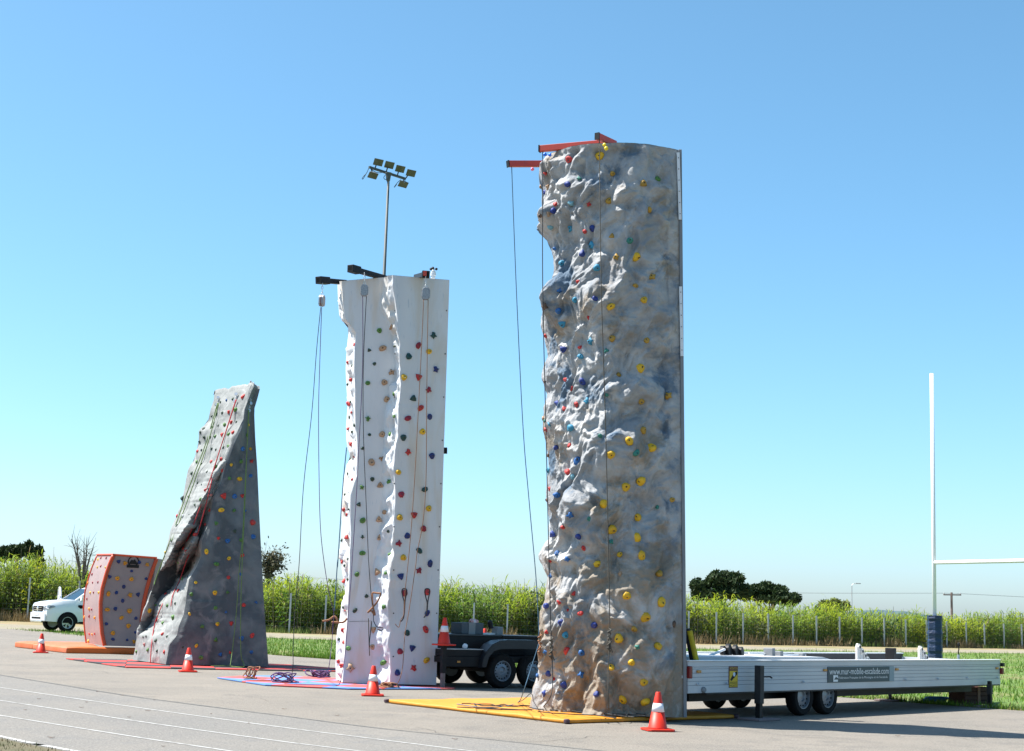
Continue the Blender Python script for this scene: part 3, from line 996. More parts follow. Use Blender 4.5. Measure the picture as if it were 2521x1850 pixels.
dark_steel = mat('black_paint_steel', (0.008, 0.008, 0.0095), 0.5, 0.0, c2=(0.014, 0.0135, 0.014), scale=5, spec=0.25)
panel_grey = mat('grey_side_panel', (0.2, 0.215, 0.23), 0.6, c2=(0.16, 0.175, 0.19), scale=2)
red_steel = mat('red_painted_steel', (0.5, 0.045, 0.025), 0.45, c2=(0.42, 0.05, 0.03), scale=4)
rb = ob('rock_face', TV, TF, rock_m, root_t, smooth=True)
clean(rb)
T_BVH = bvh(TV, TF)
# flat rear shell: top lid, side return and the lower rear frame
topring = TV[(NR - 1) * NC:]
lid = MB()
lid.add([p + Vector((0, 0, .004)) for p in topring], [tuple(range(len(topring)))])
lid.build('top_lid', rock_m, root_t)
rt0, rt1 = TV[0], TV[(NR - 1) * NC]
bl0, bl1 = TV[NC - 1], TV[NR * NC - 1]
rtb = Vector((rt0.x + .05, rt0.y + .62, rt0.z))
sp_ = MB()
dback = Vector((-0.02, 0.62, 0))
RV, RF = [], []
for i in list(range(0, NR, 8)) + [NR - 1]:
    a, b_ = TV[i * NC], TV[i * NC + NC - 1]
    RV += [a, a + dback, b_ + Vector((.5, .25, 0)), b_]
RF = grid_faces(len(RV) // 4, 4)
clean(ob('rear_panel', RV, RF, panel_grey, root_t))
# edge channel down the panel edge, with two perforated white strips
ch = MB()
ed = Vector((math.cos(A_R + .9), math.sin(A_R + .9), 0))
ch.beam(rt0 + Vector((.01, -.012, 0)), rt1 + Vector((.01, -.012, .01)), .05, .045, up=(0, 1, 0))
ch.build('edge_channel', panel_grey, root_t, bevel=.006)
white_strip = mat('white_strip', (0.68, 0.7, 0.72), 0.4)
for (y0, y1, x0, x1) in ((376, 541, 1669.5, 1674.5), (706, 877, 1675.5, 1679)):
    a, b_ = atY(x0, y0, 23.08 + DT), atY(x1, y1, 23.09 + DT)
    st = MB().beam(a, b_, .045, .014, up=(0, 1, 0)).build('perforated_strip', white_strip, root_t)
    for k in range(6):
        c = a.lerp(b_, (k + .5) / 6)
        MB().lathe([(0.007, 0), (0.007, .006)], c + Vector((0, -.012, 0)), (0, -1, 0), 8).build('bolt_hole', bolt_m, st)
# rear support frame standing lower than the shell
fr = MB()
cxm, rlm = rows_c[NR // 3]
for dx in (-.45, .55):
    fr.beam((cxm + dx, YC + 1.0, 0), (cxm + dx, YC + .95, 5.4), .16, .16, up=(0, 1, 0))
for z in (1.0, 2.5, 4.0, 5.3):
    fr.beam((cxm - .5, YC + .98, z), (cxm + .6, YC + .98, z), .1, .1)
fr.build('support_frame', dark_steel, root_t)
# red top beams
ZB = ZT + 0.05
def top_beam(a, b_, w=.075, h=.1):
    return MB().beam(a, b_, w, h).build('top_beam', red_steel, root_t, bevel=.006)
b2a, b2b = G(1330, 367, ZB), G(1500, 352, ZB + .02)
b3a, b3b = G(1471, 336, ZB + .03), G(1514, 356, ZB + .03)
b1a, b1b = atY(1252, 404, 24.1 + DT), atY(1345, 404, 24.4 + DT)
for a, b_ in ((b1a, b1b), (b2a, b2b), (b3a, b3b)):
    bm_ = top_beam(a, b_)
    d = (a - b_).normalized()
    MB().beam(a + d * .001, a + d * .02, .082, .108).build('end_cap', dark_steel, bm_)
T1 = [(705,385,62,'red'),(1020,348,75,'yel'),(468,526,35,'red'),(805,580,40,'teal'),(1148,530,45,'och'),(1458,630,60,'och'),(1607,585,50,'grn'),(695,632,60,'dblu'),(495,665,45,'tan'),(460,718,45,'dblu'),(412,660,35,'tan'),(733,828,60,'lbl'),(565,840,38,'red'),(545,905,55,'dblu'),(905,838,40,'red'),(1112,810,58,'och'),(1517,895,58,'och'),(415,955,45,'brn'),(500,940,45,'tan'),(520,1072,55,'lbl'),(730,1090,62,'cyan'),(868,1118,42,'red'),(945,1085,60,'dblu'),(1143,1165,45,'och'),(1327,1210,65,'teal'),(563,1290,40,'blu'),(945,1258,65,'cyan'),(838,1345,60,'dblu'),(1193,1378,55,'och'),(1382,1378,80,'yel'),(627,1440,60,'cyan'),(988,1488,62,'cyan'),(1555,1582,62,'och'),(800,1628,40,'red')]
T2 = [(1380,100,45,'och'),(608,150,45,'blu'),(765,238,55,'cyan'),(965,232,55,'dblu'),(460,310,60,'brn'),(598,355,55,'blu'),(1133,313,65,'yel'),(1468,243,60,'yel'),(910,425,40,'red'),(640,487,60,'cyan'),(470,608,40,'red'),(930,660,60,'cyan'),(648,745,58,'dblu'),(820,725,38,'red'),(828,818,55,'cyan'),(1150,635,60,'och'),(1500,658,52,'och'),(1085,760,45,'teal'),(1430,942,78,'yel'),(1205,1005,52,'och'),(672,1055,42,'red'),(843,1072,60,'dblu'),(460,1075,30,'brn'),(730,1140,42,'red'),(1090,1210,38,'teal'),(1722,1217,65,'och'),(1437,1272,55,'och'),(888,1275,58,'cyan'),(592,1293,60,'dblu'),(785,1307,48,'red'),(657,1352,40,'red'),(440,1450,40,'tan'),(460,1475,30,'teal'),(510,1505,40,'cyan'),(725,1548,75,'cyan'),(473,1562,38,'red'),(1457,1570,65,'och'),(1025,1625,45,'teal')]
T3 = [(712,152,40,'red'),(573,172,48,'dblu'),(1313,103,80,'yel'),(1543,180,82,'yel'),(1133,247,72,'yel'),(1387,228,58,'teal'),(470,250,40,'brn'),(797,310,75,'blu'),(502,402,50,'cyan'),(690,425,60,'red'),(743,470,50,'lbl'),(1440,520,85,'yel'),(1285,577,75,'yel'),(512,592,38,'red'),(580,655,58,'blu'),(458,708,40,'brn'),(1057,743,82,'yel'),(1757,705,50,'och'),(1605,785,38,'teal'),(715,862,60,'blu'),(1408,880,72,'yel'),(912,898,42,'teal'),(643,985,38,'red'),(1140,1010,82,'yel'),(540,1058,55,'dblu'),(802,1080,55,'dblu'),(1393,1088,88,'yel'),(1132,1135,42,'teal'),(855,1197,42,'red'),(583,1255,52,'blu'),(688,1310,50,'blu'),(512,1325,32,'red'),(1223,1262,52,'yel'),(1445,1275,75,'yel'),(998,1360,68,'yel'),(1228,1460,45,'tan'),(1622,1457,62,'och'),(520,1480,45,'blu')]
T4 = [(753,172,42,'red'),(608,258,45,'red'),(478,295,60,'dblu'),(693,340,28,'red'),(822,372,48,'red'),(1293,195,72,'yel'),(1640,268,90,'yel'),(628,470,58,'dblu'),(968,487,65,'dblu'),(1480,413,88,'yel'),(475,565,32,'red'),(668,590,60,'cyan'),(1372,530,52,'och'),(1770,485,48,'brn'),(1213,628,80,'yel'),(683,748,68,'red'),(465,768,42,'blu'),(835,775,58,'blu'),(1403,718,45,'teal'),(1610,708,72,'yel'),(1343,872,60,'yel'),(1137,928,60,'yel'),(370,1008,40,'blu'),(498,988,55,'dblu'),(553,1040,30,'red'),(825,995,58,'blu'),(657,1103,62,'dblu'),(1467,1070,68,'yel'),(457,1190,50,'dblu'),(985,1195,52,'dblu'),(1245,1252,88,'yel'),(1477,1270,82,'yel')]
for off, lst in ((A1, T1), (A2, T2), (A3, T3), (A4, T4)):
    place_holds(rb, T_BVH, lst, off, S, 1.16)

# ================================================================ generic loft for the other walls
def loft(keys, nr, segs, disp=None, rowfix=None):
    """keys: (table [(y,x)] base..top in pixels, Y at base, Y at top). Returns verts, faces, columns"""
    V = []
    cols = sum(segs) + 1
    pix = []
    for i in range(nr):
        t = i / (nr - 1)
        kp = []
        for tab, Y0, Y1 in keys:
            y = lerp(tab[0][0], tab[-1][0], t)
            st = sorted(tab)
            kp.append(atY(interp(st, y), y, lerp(Y0, Y1, t)))
        row = [kp[0]]
        own = [0]
        for k, n in enumerate(segs):
            for j in range(1, n + 1):
                row.append(kp[k].lerp(kp[k + 1], j / n)); own.append(k)
        if rowfix: row = rowfix(row, t)
        V.append(row); pix.append(own)
    if disp:
        out = []
        for i in range(nr):
            r = []
            for j in range(cols):
                a = V[min(i + 1, nr - 1)][j] - V[max(i - 1, 0)][j]
                b = V[i][min(j + 1, cols - 1)] - V[i][max(j - 1, 0)]
                n = b.cross(a)
                n = n.normalized() if n.length > 1e-9 else Vector((0, -1, 0))
                if n.y > 0 and abs(n.x) < .5: n = -n
                r.append(V[i][j] + disp(V[i][j], n, i / (nr - 1), j, cols))
            out.append(r)
        V = out
    flat = [p for r in V for p in r]
    return flat, grid_faces(nr, cols), cols

# ================================================================ WHITE TOWER
SW, S3 = 380 / 1569, 440 / 1913
W1, W2, W3 = (760, 620), (760, 1000), (700, 1380)
def tabs(l1, l2, l3):
    r = [(W1[1] + y * SW, W1[0] + x * SW) for y, x in l1] + [(W2[1] + y * SW, W2[0] + x * SW) for y, x in l2] + [(W3[1] + y * S3, W3[0] + x * S3) for y, x in l3]
    return sorted(r, reverse=True)
wL = tabs([(305, 292), (450, 296), (650, 310), (690, 330), (750, 398), (830, 405), (1000, 385), (1200, 375), (1400, 385)],
          [(0, 395), (200, 380), (350, 382), (450, 400), (530, 430), (600, 385), (700, 365), (850, 345), (1000, 333), (1200, 335), (1400, 325), (1550, 305)],
          [(0, 605), (150, 620), (300, 655), (350, 660), (450, 612), (550, 602), (650, 590), (750, 565), (900, 555), (1100, 548), (1272, 552)])
wM = tabs([(300, 330), (550, 350), (690, 372), (760, 430), (830, 485), (1000, 470), (1200, 460), (1400, 470)],
          [(0, 470), (200, 475), (300, 490), (450, 495), (600, 490), (700, 490), (800, 455), (900, 425), (1100, 420), (1300, 430), (1500, 415)],
          [(0, 700), (300, 690), (450, 682), (640, 676), (800, 660), (1000, 645), (1308, 622)])
wN = tabs([(262, 745), (400, 742), (480, 728), (600, 742), (740, 800), (900, 850), (1000, 880), (1100, 886), (1250, 886), (1330, 872), (1360, 815), (1450, 815), (1550, 790)],
          [(0, 785), (150, 770), (300, 770), (450, 755), (600, 750), (700, 745), (850, 750), (1000, 745), (1200, 740), (1400, 725), (1450, 702), (1600, 672)],
          [(0, 965), (60, 970), (200, 980), (350, 952), (500, 945), (650, 930), (750, 930), (900, 922), (1100, 935), (1322, 945)])
wO = tabs([(240, 846), (500, 870), (700, 895), (850, 915), (1000, 925), (1200, 925), (1350, 930), (1430, 920), (1550, 907)],
          [(0, 915), (150, 915), (330, 900), (450, 868), (600, 858), (850, 870), (1000, 870), (1200, 865), (1400, 845), (1500, 866)],
          [(0, 1160), (50, 1150), (150, 1125), (210, 1145), (300, 1112), (450, 1110), (600, 1112), (750, 1132), (900, 1112), (1000, 1130), (1150, 1132), (1325, 1130)])
wR = [(1687, 1074), (690, 1106.5)]
WY = (32.0, 30.85, 30.9, 30.5, 31.0)
SEG = [26, 26, 22, 34]
CB = [0, 26, 52, 74, 108]
def wdisp(p, n, t, j, cols):
    a = 0.0
    if j < CB[1]: k = math.sin(math.pi * j / CB[1]) if j else 0; a = 0.1 * k
    elif j == CB[1]: a = 0.0
    elif CB[2] <= j <= CB[3]: a = 0.1 * (0.25 + 0.75 * math.sin(math.pi * (j - CB[2]) / (CB[3] - CB[2])))
    else: a = 0.0
    d = 0
    if a:
        d = (rocky(Vector((p.x * 1.2, p.y * 1.2, p.z * .8)), 2.1, 5) - 1.0) * a + noise.noise((p.x * 6, p.y * 6, p.z * 5)) * a * .5
        d -= (1 - abs(noise.noise((p.x * 4, p.y * 4, p.z * 1.6 + 3)))) ** 3 * a * .8
    d += noise.noise((p.x * 1.5, p.y * 1.5, p.z * 1.1)) * 0.012
    if j in (0, cols - 1): d = 0
    return n * d
WV, WF, WC = loft([(wL, WY[0], WY[0]), (wM, WY[1], WY[1]), (wN, WY[2], WY[2]), (wO, WY[3], WY[3]), (wR, WY[4], WY[4])], 300, SEG, wdisp)
white_m = mat('white_wall_paint', (0.6, 0.612, 0.62), 0.75, c2=(0.54, 0.56, 0.578), scale=0.9, lo=0.35, hi=0.7, bump=(14, 0.3, 0.012), stretch=(2.2, 2.2, .45),
              c3=(0.54, 0.49, 0.42), scale3=0.62, speck=(8, (0.44, 0.48, 0.53), 0.66))
root_w = empty('white_climbing_tower', (-2.4, 31, 0), 'white climbing tower with scattered coloured holds and black arms on top', 'climbing wall')
wb = ob('wall_face', WV, WF, white_m, root_w, smooth=True)
clean(wb)
W_BVH = bvh(WV, WF)
nr_w = 300
tr = WV[(nr_w - 1) * WC:]
bkL0, bkL1 = WV[0] + Vector((.5, 1.0, 0)), tr[0] + Vector((.5, 1.0, .05))
bkR0, bkR1 = WV[WC - 1] + Vector((-.06, 1.3, 0)), tr[-1] + Vector((-.06, 1.3, 0))
back = MB()
RV = []
for i in list(range(0, nr_w, 6)) + [nr_w - 1]:
    a, b_ = WV[i * WC + WC - 1], WV[i * WC]
    RV += [a, a + Vector((-.2, 1.2, 0)), b_ + Vector((.7, 1.0, 0)), b_]
back.add(RV, grid_faces(len(RV) // 4, 4))
bkR1, bkL1 = RV[-3], RV[-2]
back.add([p + Vector((0, 0, .003)) for p in tr] + [bkR1, bkL1], [tuple(range(len(tr) + 2))])
back.build('rear_shell', white_m, root_w)
L1_ = [(720,803,42,'grn'),(830,765,55,'tan'),(467,945,28,'red'),(615,1002,28,'dgr'),(753,983,55,'tan'),(873,962,22,'dgr'),(1267,855,52,'dteal'),(1115,955,50,'crim'),(1225,1015,50,'yel'),(1015,1065,52,'dteal'),(398,1125,30,'red'),(443,1158,24,'dgr'),(668,1140,28,'dgr'),(845,1225,50,'tan'),(1293,1200,50,'navy'),(965,1278,52,'yel'),(1118,1275,52,'red'),(430,1300,35,'red'),(398,1350,28,'dgr'),(605,1335,42,'grn'),(770,1328,50,'tan'),(1218,1408,48,'crim'),(868,1445,32,'grn'),(1062,1492,50,'dteal'),(792,1503,50,'tan'),(407,1545,40,'red'),(428,1525,22,'dgr'),(1138,1590,50,'red'),(435,1637,22,'red')]
L2_ = [(1228,105,50,'navy'),(602,127,42,'grn'),(867,108,28,'grn'),(1007,125,52,'crim'),(1155,263,50,'yel'),(405,233,35,'red'),(443,262,24,'dgr'),(418,112,28,'dgr'),(465,195,28,'dgr'),(615,292,28,'dgr'),(748,290,52,'tan'),(827,287,36,'grn'),(963,322,52,'dteal'),(430,388,36,'red'),(545,432,30,'dgr'),(1010,472,50,'red'),(1253,508,50,'navy'),(742,535,40,'tan'),(643,577,62,'tan'),(430,535,22,'dgr'),(460,517,18,'red'),(905,672,50,'yel'),(400,690,26,'dgr'),(648,745,35,'dgr'),(443,750,28,'red'),(818,768,40,'grn'),(727,805,48,'tan'),(542,828,38,'grn'),(1178,848,48,'dteal'),(940,898,52,'crim'),(370,902,26,'dgr'),(510,1002,34,'dgr'),(1218,1040,50,'yel'),(358,1052,34,'red'),(408,1050,20,'dgr'),(392,1102,34,'red'),(775,1078,45,'tan'),(925,1132,52,'yel'),(1070,1108,52,'red'),(553,1160,52,'grn'),(713,1155,48,'tan'),(1167,1247,50,'crim'),(808,1275,24,'dgr'),(548,1333,30,'dgr'),(1002,1322,50,'navy'),(385,1332,40,'red'),(340,1362,28,'dgr'),(725,1340,45,'tan'),(917,1397,52,'crim'),(1122,1472,48,'dteal'),(547,1497,44,'grn'),(825,1508,34,'grn'),(962,1540,50,'yel'),(1233,1602,52,'navy'),(343,1583,30,'red'),(402,1555,24,'dgr'),(365,1620,26,'dgr')]
L3_ = [(1438,112,52,'crim'),(620,15,30,'red'),(780,145,45,'grn'),(997,125,55,'tan'),(1083,138,28,'grn'),(1245,172,55,'navy'),(632,222,40,'red'),(678,205,25,'dgr'),(1283,345,60,'crim'),(1528,345,60,'red'),(880,385,32,'dgr'),(630,505,26,'dgr'),(757,537,40,'dgr'),(1070,497,42,'grn'),(650,540,15,'red'),(1530,565,48,'navy'),(632,743,42,'red'),(955,740,52,'tan'),(1315,777,50,'dteal'),(1510,740,55,'red'),(587,845,32,'dgr'),(637,880,28,'red'),(690,943,45,'grn'),(945,925,45,'tan'),(1368,937,52,'navy'),(1238,975,52,'crim'),(582,1078,35,'red'),(615,1128,42,'red'),(707,1155,70,'tan'),(1060,1097,50,'grn'),(1520,1070,52,'yel'),(1380,1150,55,'red'),(1208,1203,52,'navy')]
place_holds(wb, W_BVH, L1_, W1, SW, 1.22)
place_holds(wb, W_BVH, L2_, W2, SW, 1.22)
place_holds(wb, W_BVH, L3_, W3, S3, 1.22)
# joint between the lower and upper moulding, and bolt heads down the panel edges
def w_hit(px, py, o=.004):
    loc, nor, _, _ = W_BVH.ray_cast(EYE, ray(px, py))
    return None if loc is None else loc + (EYE - loc).normalized() * o
for seam in ([(856 + 4 * k, 1531 - .1 * k) for k in range(15)]  ,):
    pts = [p for p in (w_hit(*q) for q in seam) if p is not None]
    if len(pts) > 3: MB().tube(pts, .0035, 4).build('moulding_joint', mat('joint_shadow_grey', (.2, .205, .21), .9), root_w, fix=False)
for k in range(9):
    for (xb, xt) in ((1070, 1101), (968, 973)):
        t = (k + .5) / 9
        p = w_hit(lerp(xb, xt, t), lerp(1670, 712, t), .003)
        if p is not None: MB().lathe([(.014, 0), (.014, .006), (.008, .009)], p, (EYE - p), 8).build('bolt_head', bolt_m, root_w)
# black top arms
def arm(a, b_, fat):
    o = MB().beam(a, b_, .1, .1).build('top_arm', dark_steel, root_w, bevel=.006)
    d = (b_ - a).normalized()
    MB().beam(a, a + d * fat, .15, .15).build('arm_box', dark_steel, o, bevel=.008)
arm(atY(783, 690, 30.9), atY(850, 696, 31.6), .3)
arm(atY(862, 661, 30.2), atY(950, 686, 31.2), .27)
arm(atY(1049, 676, 30.2), atY(1024, 683, 31.6), .08)
MB().beam(atY(1046, 668, 30.15), atY(1046, 679, 30.15), .07, .06).build('arm_bracket', red_steel, root_w)
MB().beam(atY(1085, 1110, 31.5), atY(1101, 1110, 31.5), .12, .12).build('side_bracket', dark_steel, root_w)
# anemometer
an = atY(1066, 686, 31.3)
az_ = MB().lathe([(.045, 0), (.045, .05), (.06, .055), (.06, .11), (.05, .115), (.05, .15), (.028, .16), (.02, .2)], an, n=14).build('anemometer', mat('pale_plastic', (.55, .58, .6), .5), root_w)
for k in range(3):
    a = k * 2.094 + .4
    d = Vector((math.cos(a), math.sin(a), 0))
    cc = an + Vector((0, 0, .205)) + d * .065
    MB().tube([an + Vector((0, 0, .2)), cc], .006, 5).lathe([(.004, -.03), (.024, -.02), (.03, 0), (.024, .02), (.004, .03)], cc, (-d.y, d.x, 0), 8).build('wind_cup', dark_steel, az_)

# ================================================================ GREY LEANING WALL
SG1, SG2 = 400 / 1468, 400 / 1739
def g1(x, y): return (900 + y * SG1, 300 + x * SG1)
def g2(x, y): return (1300 + y * SG2, 300 + x * SG2)
gL = [g2(120, 1415), g2(150, 1250), g2(162, 1180), g2(170, 1100), g2(215, 940), g2(240, 880), g2(290, 720), g2(350, 600), g2(380, 520), g2(425, 420), g2(455, 280), g2(500, 120),
      g1(405, 1650), g1(440, 1480), g1(490, 1370), g1(540, 1260), g1(560, 1150), g1(580, 1030), g1(600, 950), g1(650, 860), g1(690, 720), g1(700, 600), g1(780, 500), g1(800, 400), g1(850, 258)]
gC = [g2(470, 1460), g2(510, 1250), g2(590, 1150), g2(610, 1050), g2(660, 930), g2(685, 800), g2(695, 700), g2(720, 550), g2(800, 420), g2(850, 300), g2(855, 150), g2(908, 0),
      g1(800, 1350), g1(825, 1200), g1(900, 1050), g1(940, 900), g1(960, 800), g1(1000, 690), g1(1060, 560), g1(1100, 480), g1(1108, 400), g1(1145, 300), g1(1175, 225), g1(1195, 190)]
gR = [g2(1570, 1490), g2(1550, 1200), g2(1530, 950), g2(1510, 600), g2(1495, 300), g1(1255, 1600), g1(1240, 1300), g1(1225, 950), g1(1205, 650), g1(1195, 400), g1(1225, 300), g1(1247, 215)]
dark1 = [g1(*p) for p in ((940, 860), (860, 960), (795, 1090), (700, 1270), (640, 1360), (573, 1468))] + [g2(*p) for p in ((590, 150), (500, 330), (385, 500), (330, 640), (262, 860), (195, 1020), (185, 1150),
         (250, 1100), (330, 950), (370, 800), (430, 720), (510, 600), (560, 450), (630, 230), (760, 50))] + [g1(*p) for p in ((690, 1450), (725, 1300), (800, 1180), (895, 990), (945, 880))]
dark2 = [g2(*p) for p in ((810, 20), (740, 180), (620, 380), (590, 500), (610, 540), (650, 510), (720, 430), (790, 270), (830, 150), (870, 0))] + [g1(*p) for p in ((725, 1420), (800, 1230), (890, 1040), (860, 1080), (760, 1250), (700, 1400))]
def inpoly(pt, poly):
    y, x = pt
    c = False
    j = len(poly) - 1
    for i in range(len(poly)):
        yi, xi = poly[i]; yj, xj = poly[j]
        if (yi > y) != (yj > y) and x < (xj - xi) * (y - yi) / (yj - yi) + xi: c = not c
        j = i
    return c
SEGG = [64, 56]
def gdisp(p, n, t, j, cols):
    edge = 0.0 if j in (0, cols - 1) else 1.0
    if j < SEGG[0]:
        px, py = project(p)
        d = (rocky(Vector((p.x, p.y, p.z * .9)), 1.6, 4) - 1.0) * 0.028 + noise.noise((p.x * 3, p.y * 3, p.z * 3)) * 0.03
        d += 0.04 * abs(noise.noise((p.x * .7, p.y * .7, p.z * 1.9)))
        return n * d * edge
    d = noise.noise((p.x * 1.2, p.y * 1.2, p.z * 0.6)) * 0.07 + (1 - 2 * abs(noise.noise((p.x * 1.7 - p.z * .1, 3.3, p.z * 0.22)))) * 0.10 + noise.noise((p.x * 4, p.y * 4, p.z * 3)) * 0.018
    d += -0.10 * math.exp(-((p.x - lerp(-6.75, -6.35, t) - .12 * math.sin(p.z * 1.4)) / 0.22) ** 2)
    blk = noise.cell((p.x * 1.6, 0.5, p.z * 1.3))
    d += 0.02 * blk * (1 - t)
    return n * d * edge * min(1.0, (j - SEGG[0]) / 4)
GY = ((38.4, 38.9), (36.75, 37.35), (37.1, 37.75))
def zigzag(row, t):
    """the slab steps forward in ribs: the rib flanks face the sun, the clefts between them face away"""
    n = SEGG[0]
    pp = [project(p) for p in row[:n + 1]]
    dk = [inpoly((y, x), dark1) or inpoly((y, x), dark2) for x, y in pp]
    w = [-0.6 if dk[j] else 1.0 for j in range(1, n + 1)]
    tot = sum(w)
    pos = sum(x for x in w if x > 0); neg = -sum(x for x in w if x < 0)
    if neg > 0.62 * pos:
        k = 0.62 * pos / neg
        w = [x if x > 0 else x * k for x in w]
    tot = sum(w)
    y0, y1 = row[0].y, row[n].y
    acc = 0.0
    out = [row[0]]
    for j in range(1, n + 1):
        acc += w[j - 1]
        out.append(atY(pp[j][0], pp[j][1], y0 + (y1 - y0) * acc / tot))
    return out + row[n + 1:]
GV, GF, GC = loft([(gL, *GY[0]), (gC, *GY[1]), (gR, *GY[2])], 220, SEGG, gdisp, zigzag)
# split the skin into a paler grey slab and a darker, bluer face
nr_g = 220
root_g = empty('leaning_climbing_wall', (-8, 38, 0), 'grey leaning rock-shaped climbing wall with a pale slab, dark clefts and a dark blue-grey face', 'climbing wall')
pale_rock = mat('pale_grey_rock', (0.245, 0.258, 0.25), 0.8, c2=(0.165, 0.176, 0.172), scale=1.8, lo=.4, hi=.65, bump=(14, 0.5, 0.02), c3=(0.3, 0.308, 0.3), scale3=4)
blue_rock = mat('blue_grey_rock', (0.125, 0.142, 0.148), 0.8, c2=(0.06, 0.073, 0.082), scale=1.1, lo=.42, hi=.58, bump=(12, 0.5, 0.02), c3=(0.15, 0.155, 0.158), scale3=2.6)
def sub_grid(c0, c1):
    V = [GV[i * GC + j] for i in range(nr_g) for j in range(c0, c1 + 1)]
    return V, grid_faces(nr_g, c1 - c0 + 1)
gv1, gf1 = sub_grid(0, SEGG[0])
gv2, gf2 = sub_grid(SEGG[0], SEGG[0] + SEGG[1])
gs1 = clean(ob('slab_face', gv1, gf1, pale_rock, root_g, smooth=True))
gs2 = clean(ob('dark_face', gv2, gf2, blue_rock, root_g, smooth=True))
gtop = GV[(nr_g - 1) * GC:]
cap = MB()
capc = Vector((sum(p.x for p in gtop) / len(gtop) + .15, max(p.y for p in gtop), max(p.z for p in gtop) + .03))
# soft rounded crest along the top
CR = [gtop]
for (dx, dy, dz) in ((-.01, .04, .06), (-.03, .12, .11), (-.08, .28, .12), (-.14, .5, .04)):
    CR.append([p + Vector((dx, dy, dz * (1 + .5 * noise.noise((k * .12, dy, 2))))) for k, p in enumerate(gtop)])
cap.add([p for r in CR for p in r], grid_faces(len(CR), len(gtop)))
cap.build('crest', pale_rock, root_g, smooth=True)
bkp = MB()
b0, b1 = GV[GC - 1] + Vector((-.2, 1.7, 0)), GV[0] + Vector((.9, 1.5, 0))
RV = []
for i in list(range(0, nr_g, 6)) + [nr_g - 1]:
    a, b_ = GV[i * GC + GC - 1], GV[i * GC]
    f_ = 1 - .55 * i / nr_g
    RV += [a, a + Vector((-.5, 1.4, 0)) * f_, b_ + Vector((.9, 1.2, 0)) * f_, b_]
bkp.add(RV, grid_faces(len(RV) // 4, 4))
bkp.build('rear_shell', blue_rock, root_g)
G1 = [(947,315,26,'blu'),(1003,303,24,'dgr'),(1097,283,40,'red'),(892,332,22,'dgr'),(850,355,24,'dgr'),(857,440,24,'dgr'),(908,432,26,'dgr'),(968,420,36,'red'),(1030,402,42,'grn'),(815,458,22,'dgr'),(742,573,28,'dgr'),(820,558,28,'dgr'),(872,545,24,'dgr'),(928,537,36,'grn'),(992,513,38,'red'),(1035,512,22,'dgr'),(710,605,24,'dgr'),(747,650,34,'dgr'),(797,648,24,'dgr'),(845,640,28,'grn'),(908,628,36,'red'),(965,623,34,'grn'),(1003,607,34,'red'),(705,690,30,'dgr'),(722,765,26,'dgr'),(685,775,26,'red'),(812,752,24,'dgr'),(852,763,24,'dgr'),(918,742,24,'dgr'),(963,730,32,'grn'),(678,872,32,'grn'),(718,892,20,'dgr'),(812,870,34,'red'),(902,848,34,'red'),(852,915,36,'grn'),(770,962,22,'dgr'),(632,977,32,'dgr'),(905,953,38,'red'),(808,1012,18,'dgr'),(685,1060,22,'dgr'),(722,1078,18,'dgr'),(755,1128,32,'red'),(548,1200,40,'dgr'),(607,1188,30,'dgr'),(712,1213,32,'grn'),(663,1260,28,'dgr'),(802,1170,30,'pink'),(795,1310,30,'red'),(555,1363,32,'gry'),(500,1362,28,'red'),(608,1350,14,'dgr'),(500,1447,32,'dgr'),(757,1437,30,'red'),(657,1530,36,'red'),(450,1585,28,'dgr')]
G1b = [(1143,537,32,'yel'),(1127,632,36,'grn'),(1087,757,48,'blu'),(1160,752,32,'yel'),(1075,870,42,'grn'),(1172,867,40,'red'),(988,898,32,'yel'),(1062,1025,50,'yel'),(1162,1002,40,'blu'),(970,1020,34,'grn'),(918,1178,58,'red'),(1017,1185,48,'blu'),(1088,1178,36,'red'),(898,1308,52,'yel'),(1013,1313,36,'grn'),(1113,1315,30,'blu'),(853,1427,38,'grn'),(1182,1418,58,'red'),(1020,1497,34,'dgr'),(872,1560,32,'red'),(955,1587,48,'blu'),(1185,1550,50,'blu'),(1080,1580,40,'grn')]
G2b = [(905,255,58,'yel'),(1012,388,55,'grn'),(1145,330,50,'yel'),(1290,295,42,'red'),(1270,497,32,'blu'),(1140,530,40,'red'),(790,585,36,'yel'),(745,712,42,'grn'),(997,695,55,'yel'),(1130,690,38,'grn'),(1305,825,45,'red'),(1435,798,38,'blu'),(1003,858,45,'grn'),(725,922,34,'yel'),(1115,903,30,'blu'),(1022,1028,48,'yel'),(862,1055,48,'grn'),(1172,1020,50,'red'),(1395,1152,55,'red'),(1283,1183,55,'blu'),(1003,1200,48,'grn'),(798,1262,42,'yel'),(843,1388,55,'grn'),(1055,1358,45,'blu'),(1160,1337,36,'red'),(1385,1330,42,'blu'),(652,1278,24,'dgr')]
G2a = [(775,75,40,'red'),(535,137,32,'dgr'),(663,222,36,'red'),(683,248,28,'red'),(457,265,30,'yel'),(605,372,26,'grn'),(455,372,26,'gry'),(780,378,24,'dgr'),(705,527,26,'dgr'),(650,550,34,'grn'),(403,585,38,'dgr'),(605,673,38,'red'),(470,708,32,'red'),(292,882,50,'yel'),(575,812,34,'dgr'),(490,830,36,'grn'),(410,832,28,'dgr'),(365,830,26,'grn'),(553,962,55,'grn'),(378,985,36,'red'),(445,1015,42,'grn'),(315,1005,28,'dgr'),(243,1023,32,'dgr'),(435,1137,38,'red'),(485,1165,28,'dgr'),(365,1208,42,'dgr'),(260,1162,22,'dgr'),(228,1167,18,'dgr'),(243,1248,34,'pink'),(160,1325,38,'grn'),(280,1305,38,'grn'),(378,1318,32,'dgr'),(455,1328,36,'red')]
bv1, bv2 = bvh(gv1, gf1), bvh(gv2, gf2)
place_holds(gs1, bv1, G1, (300, 900), SG1)
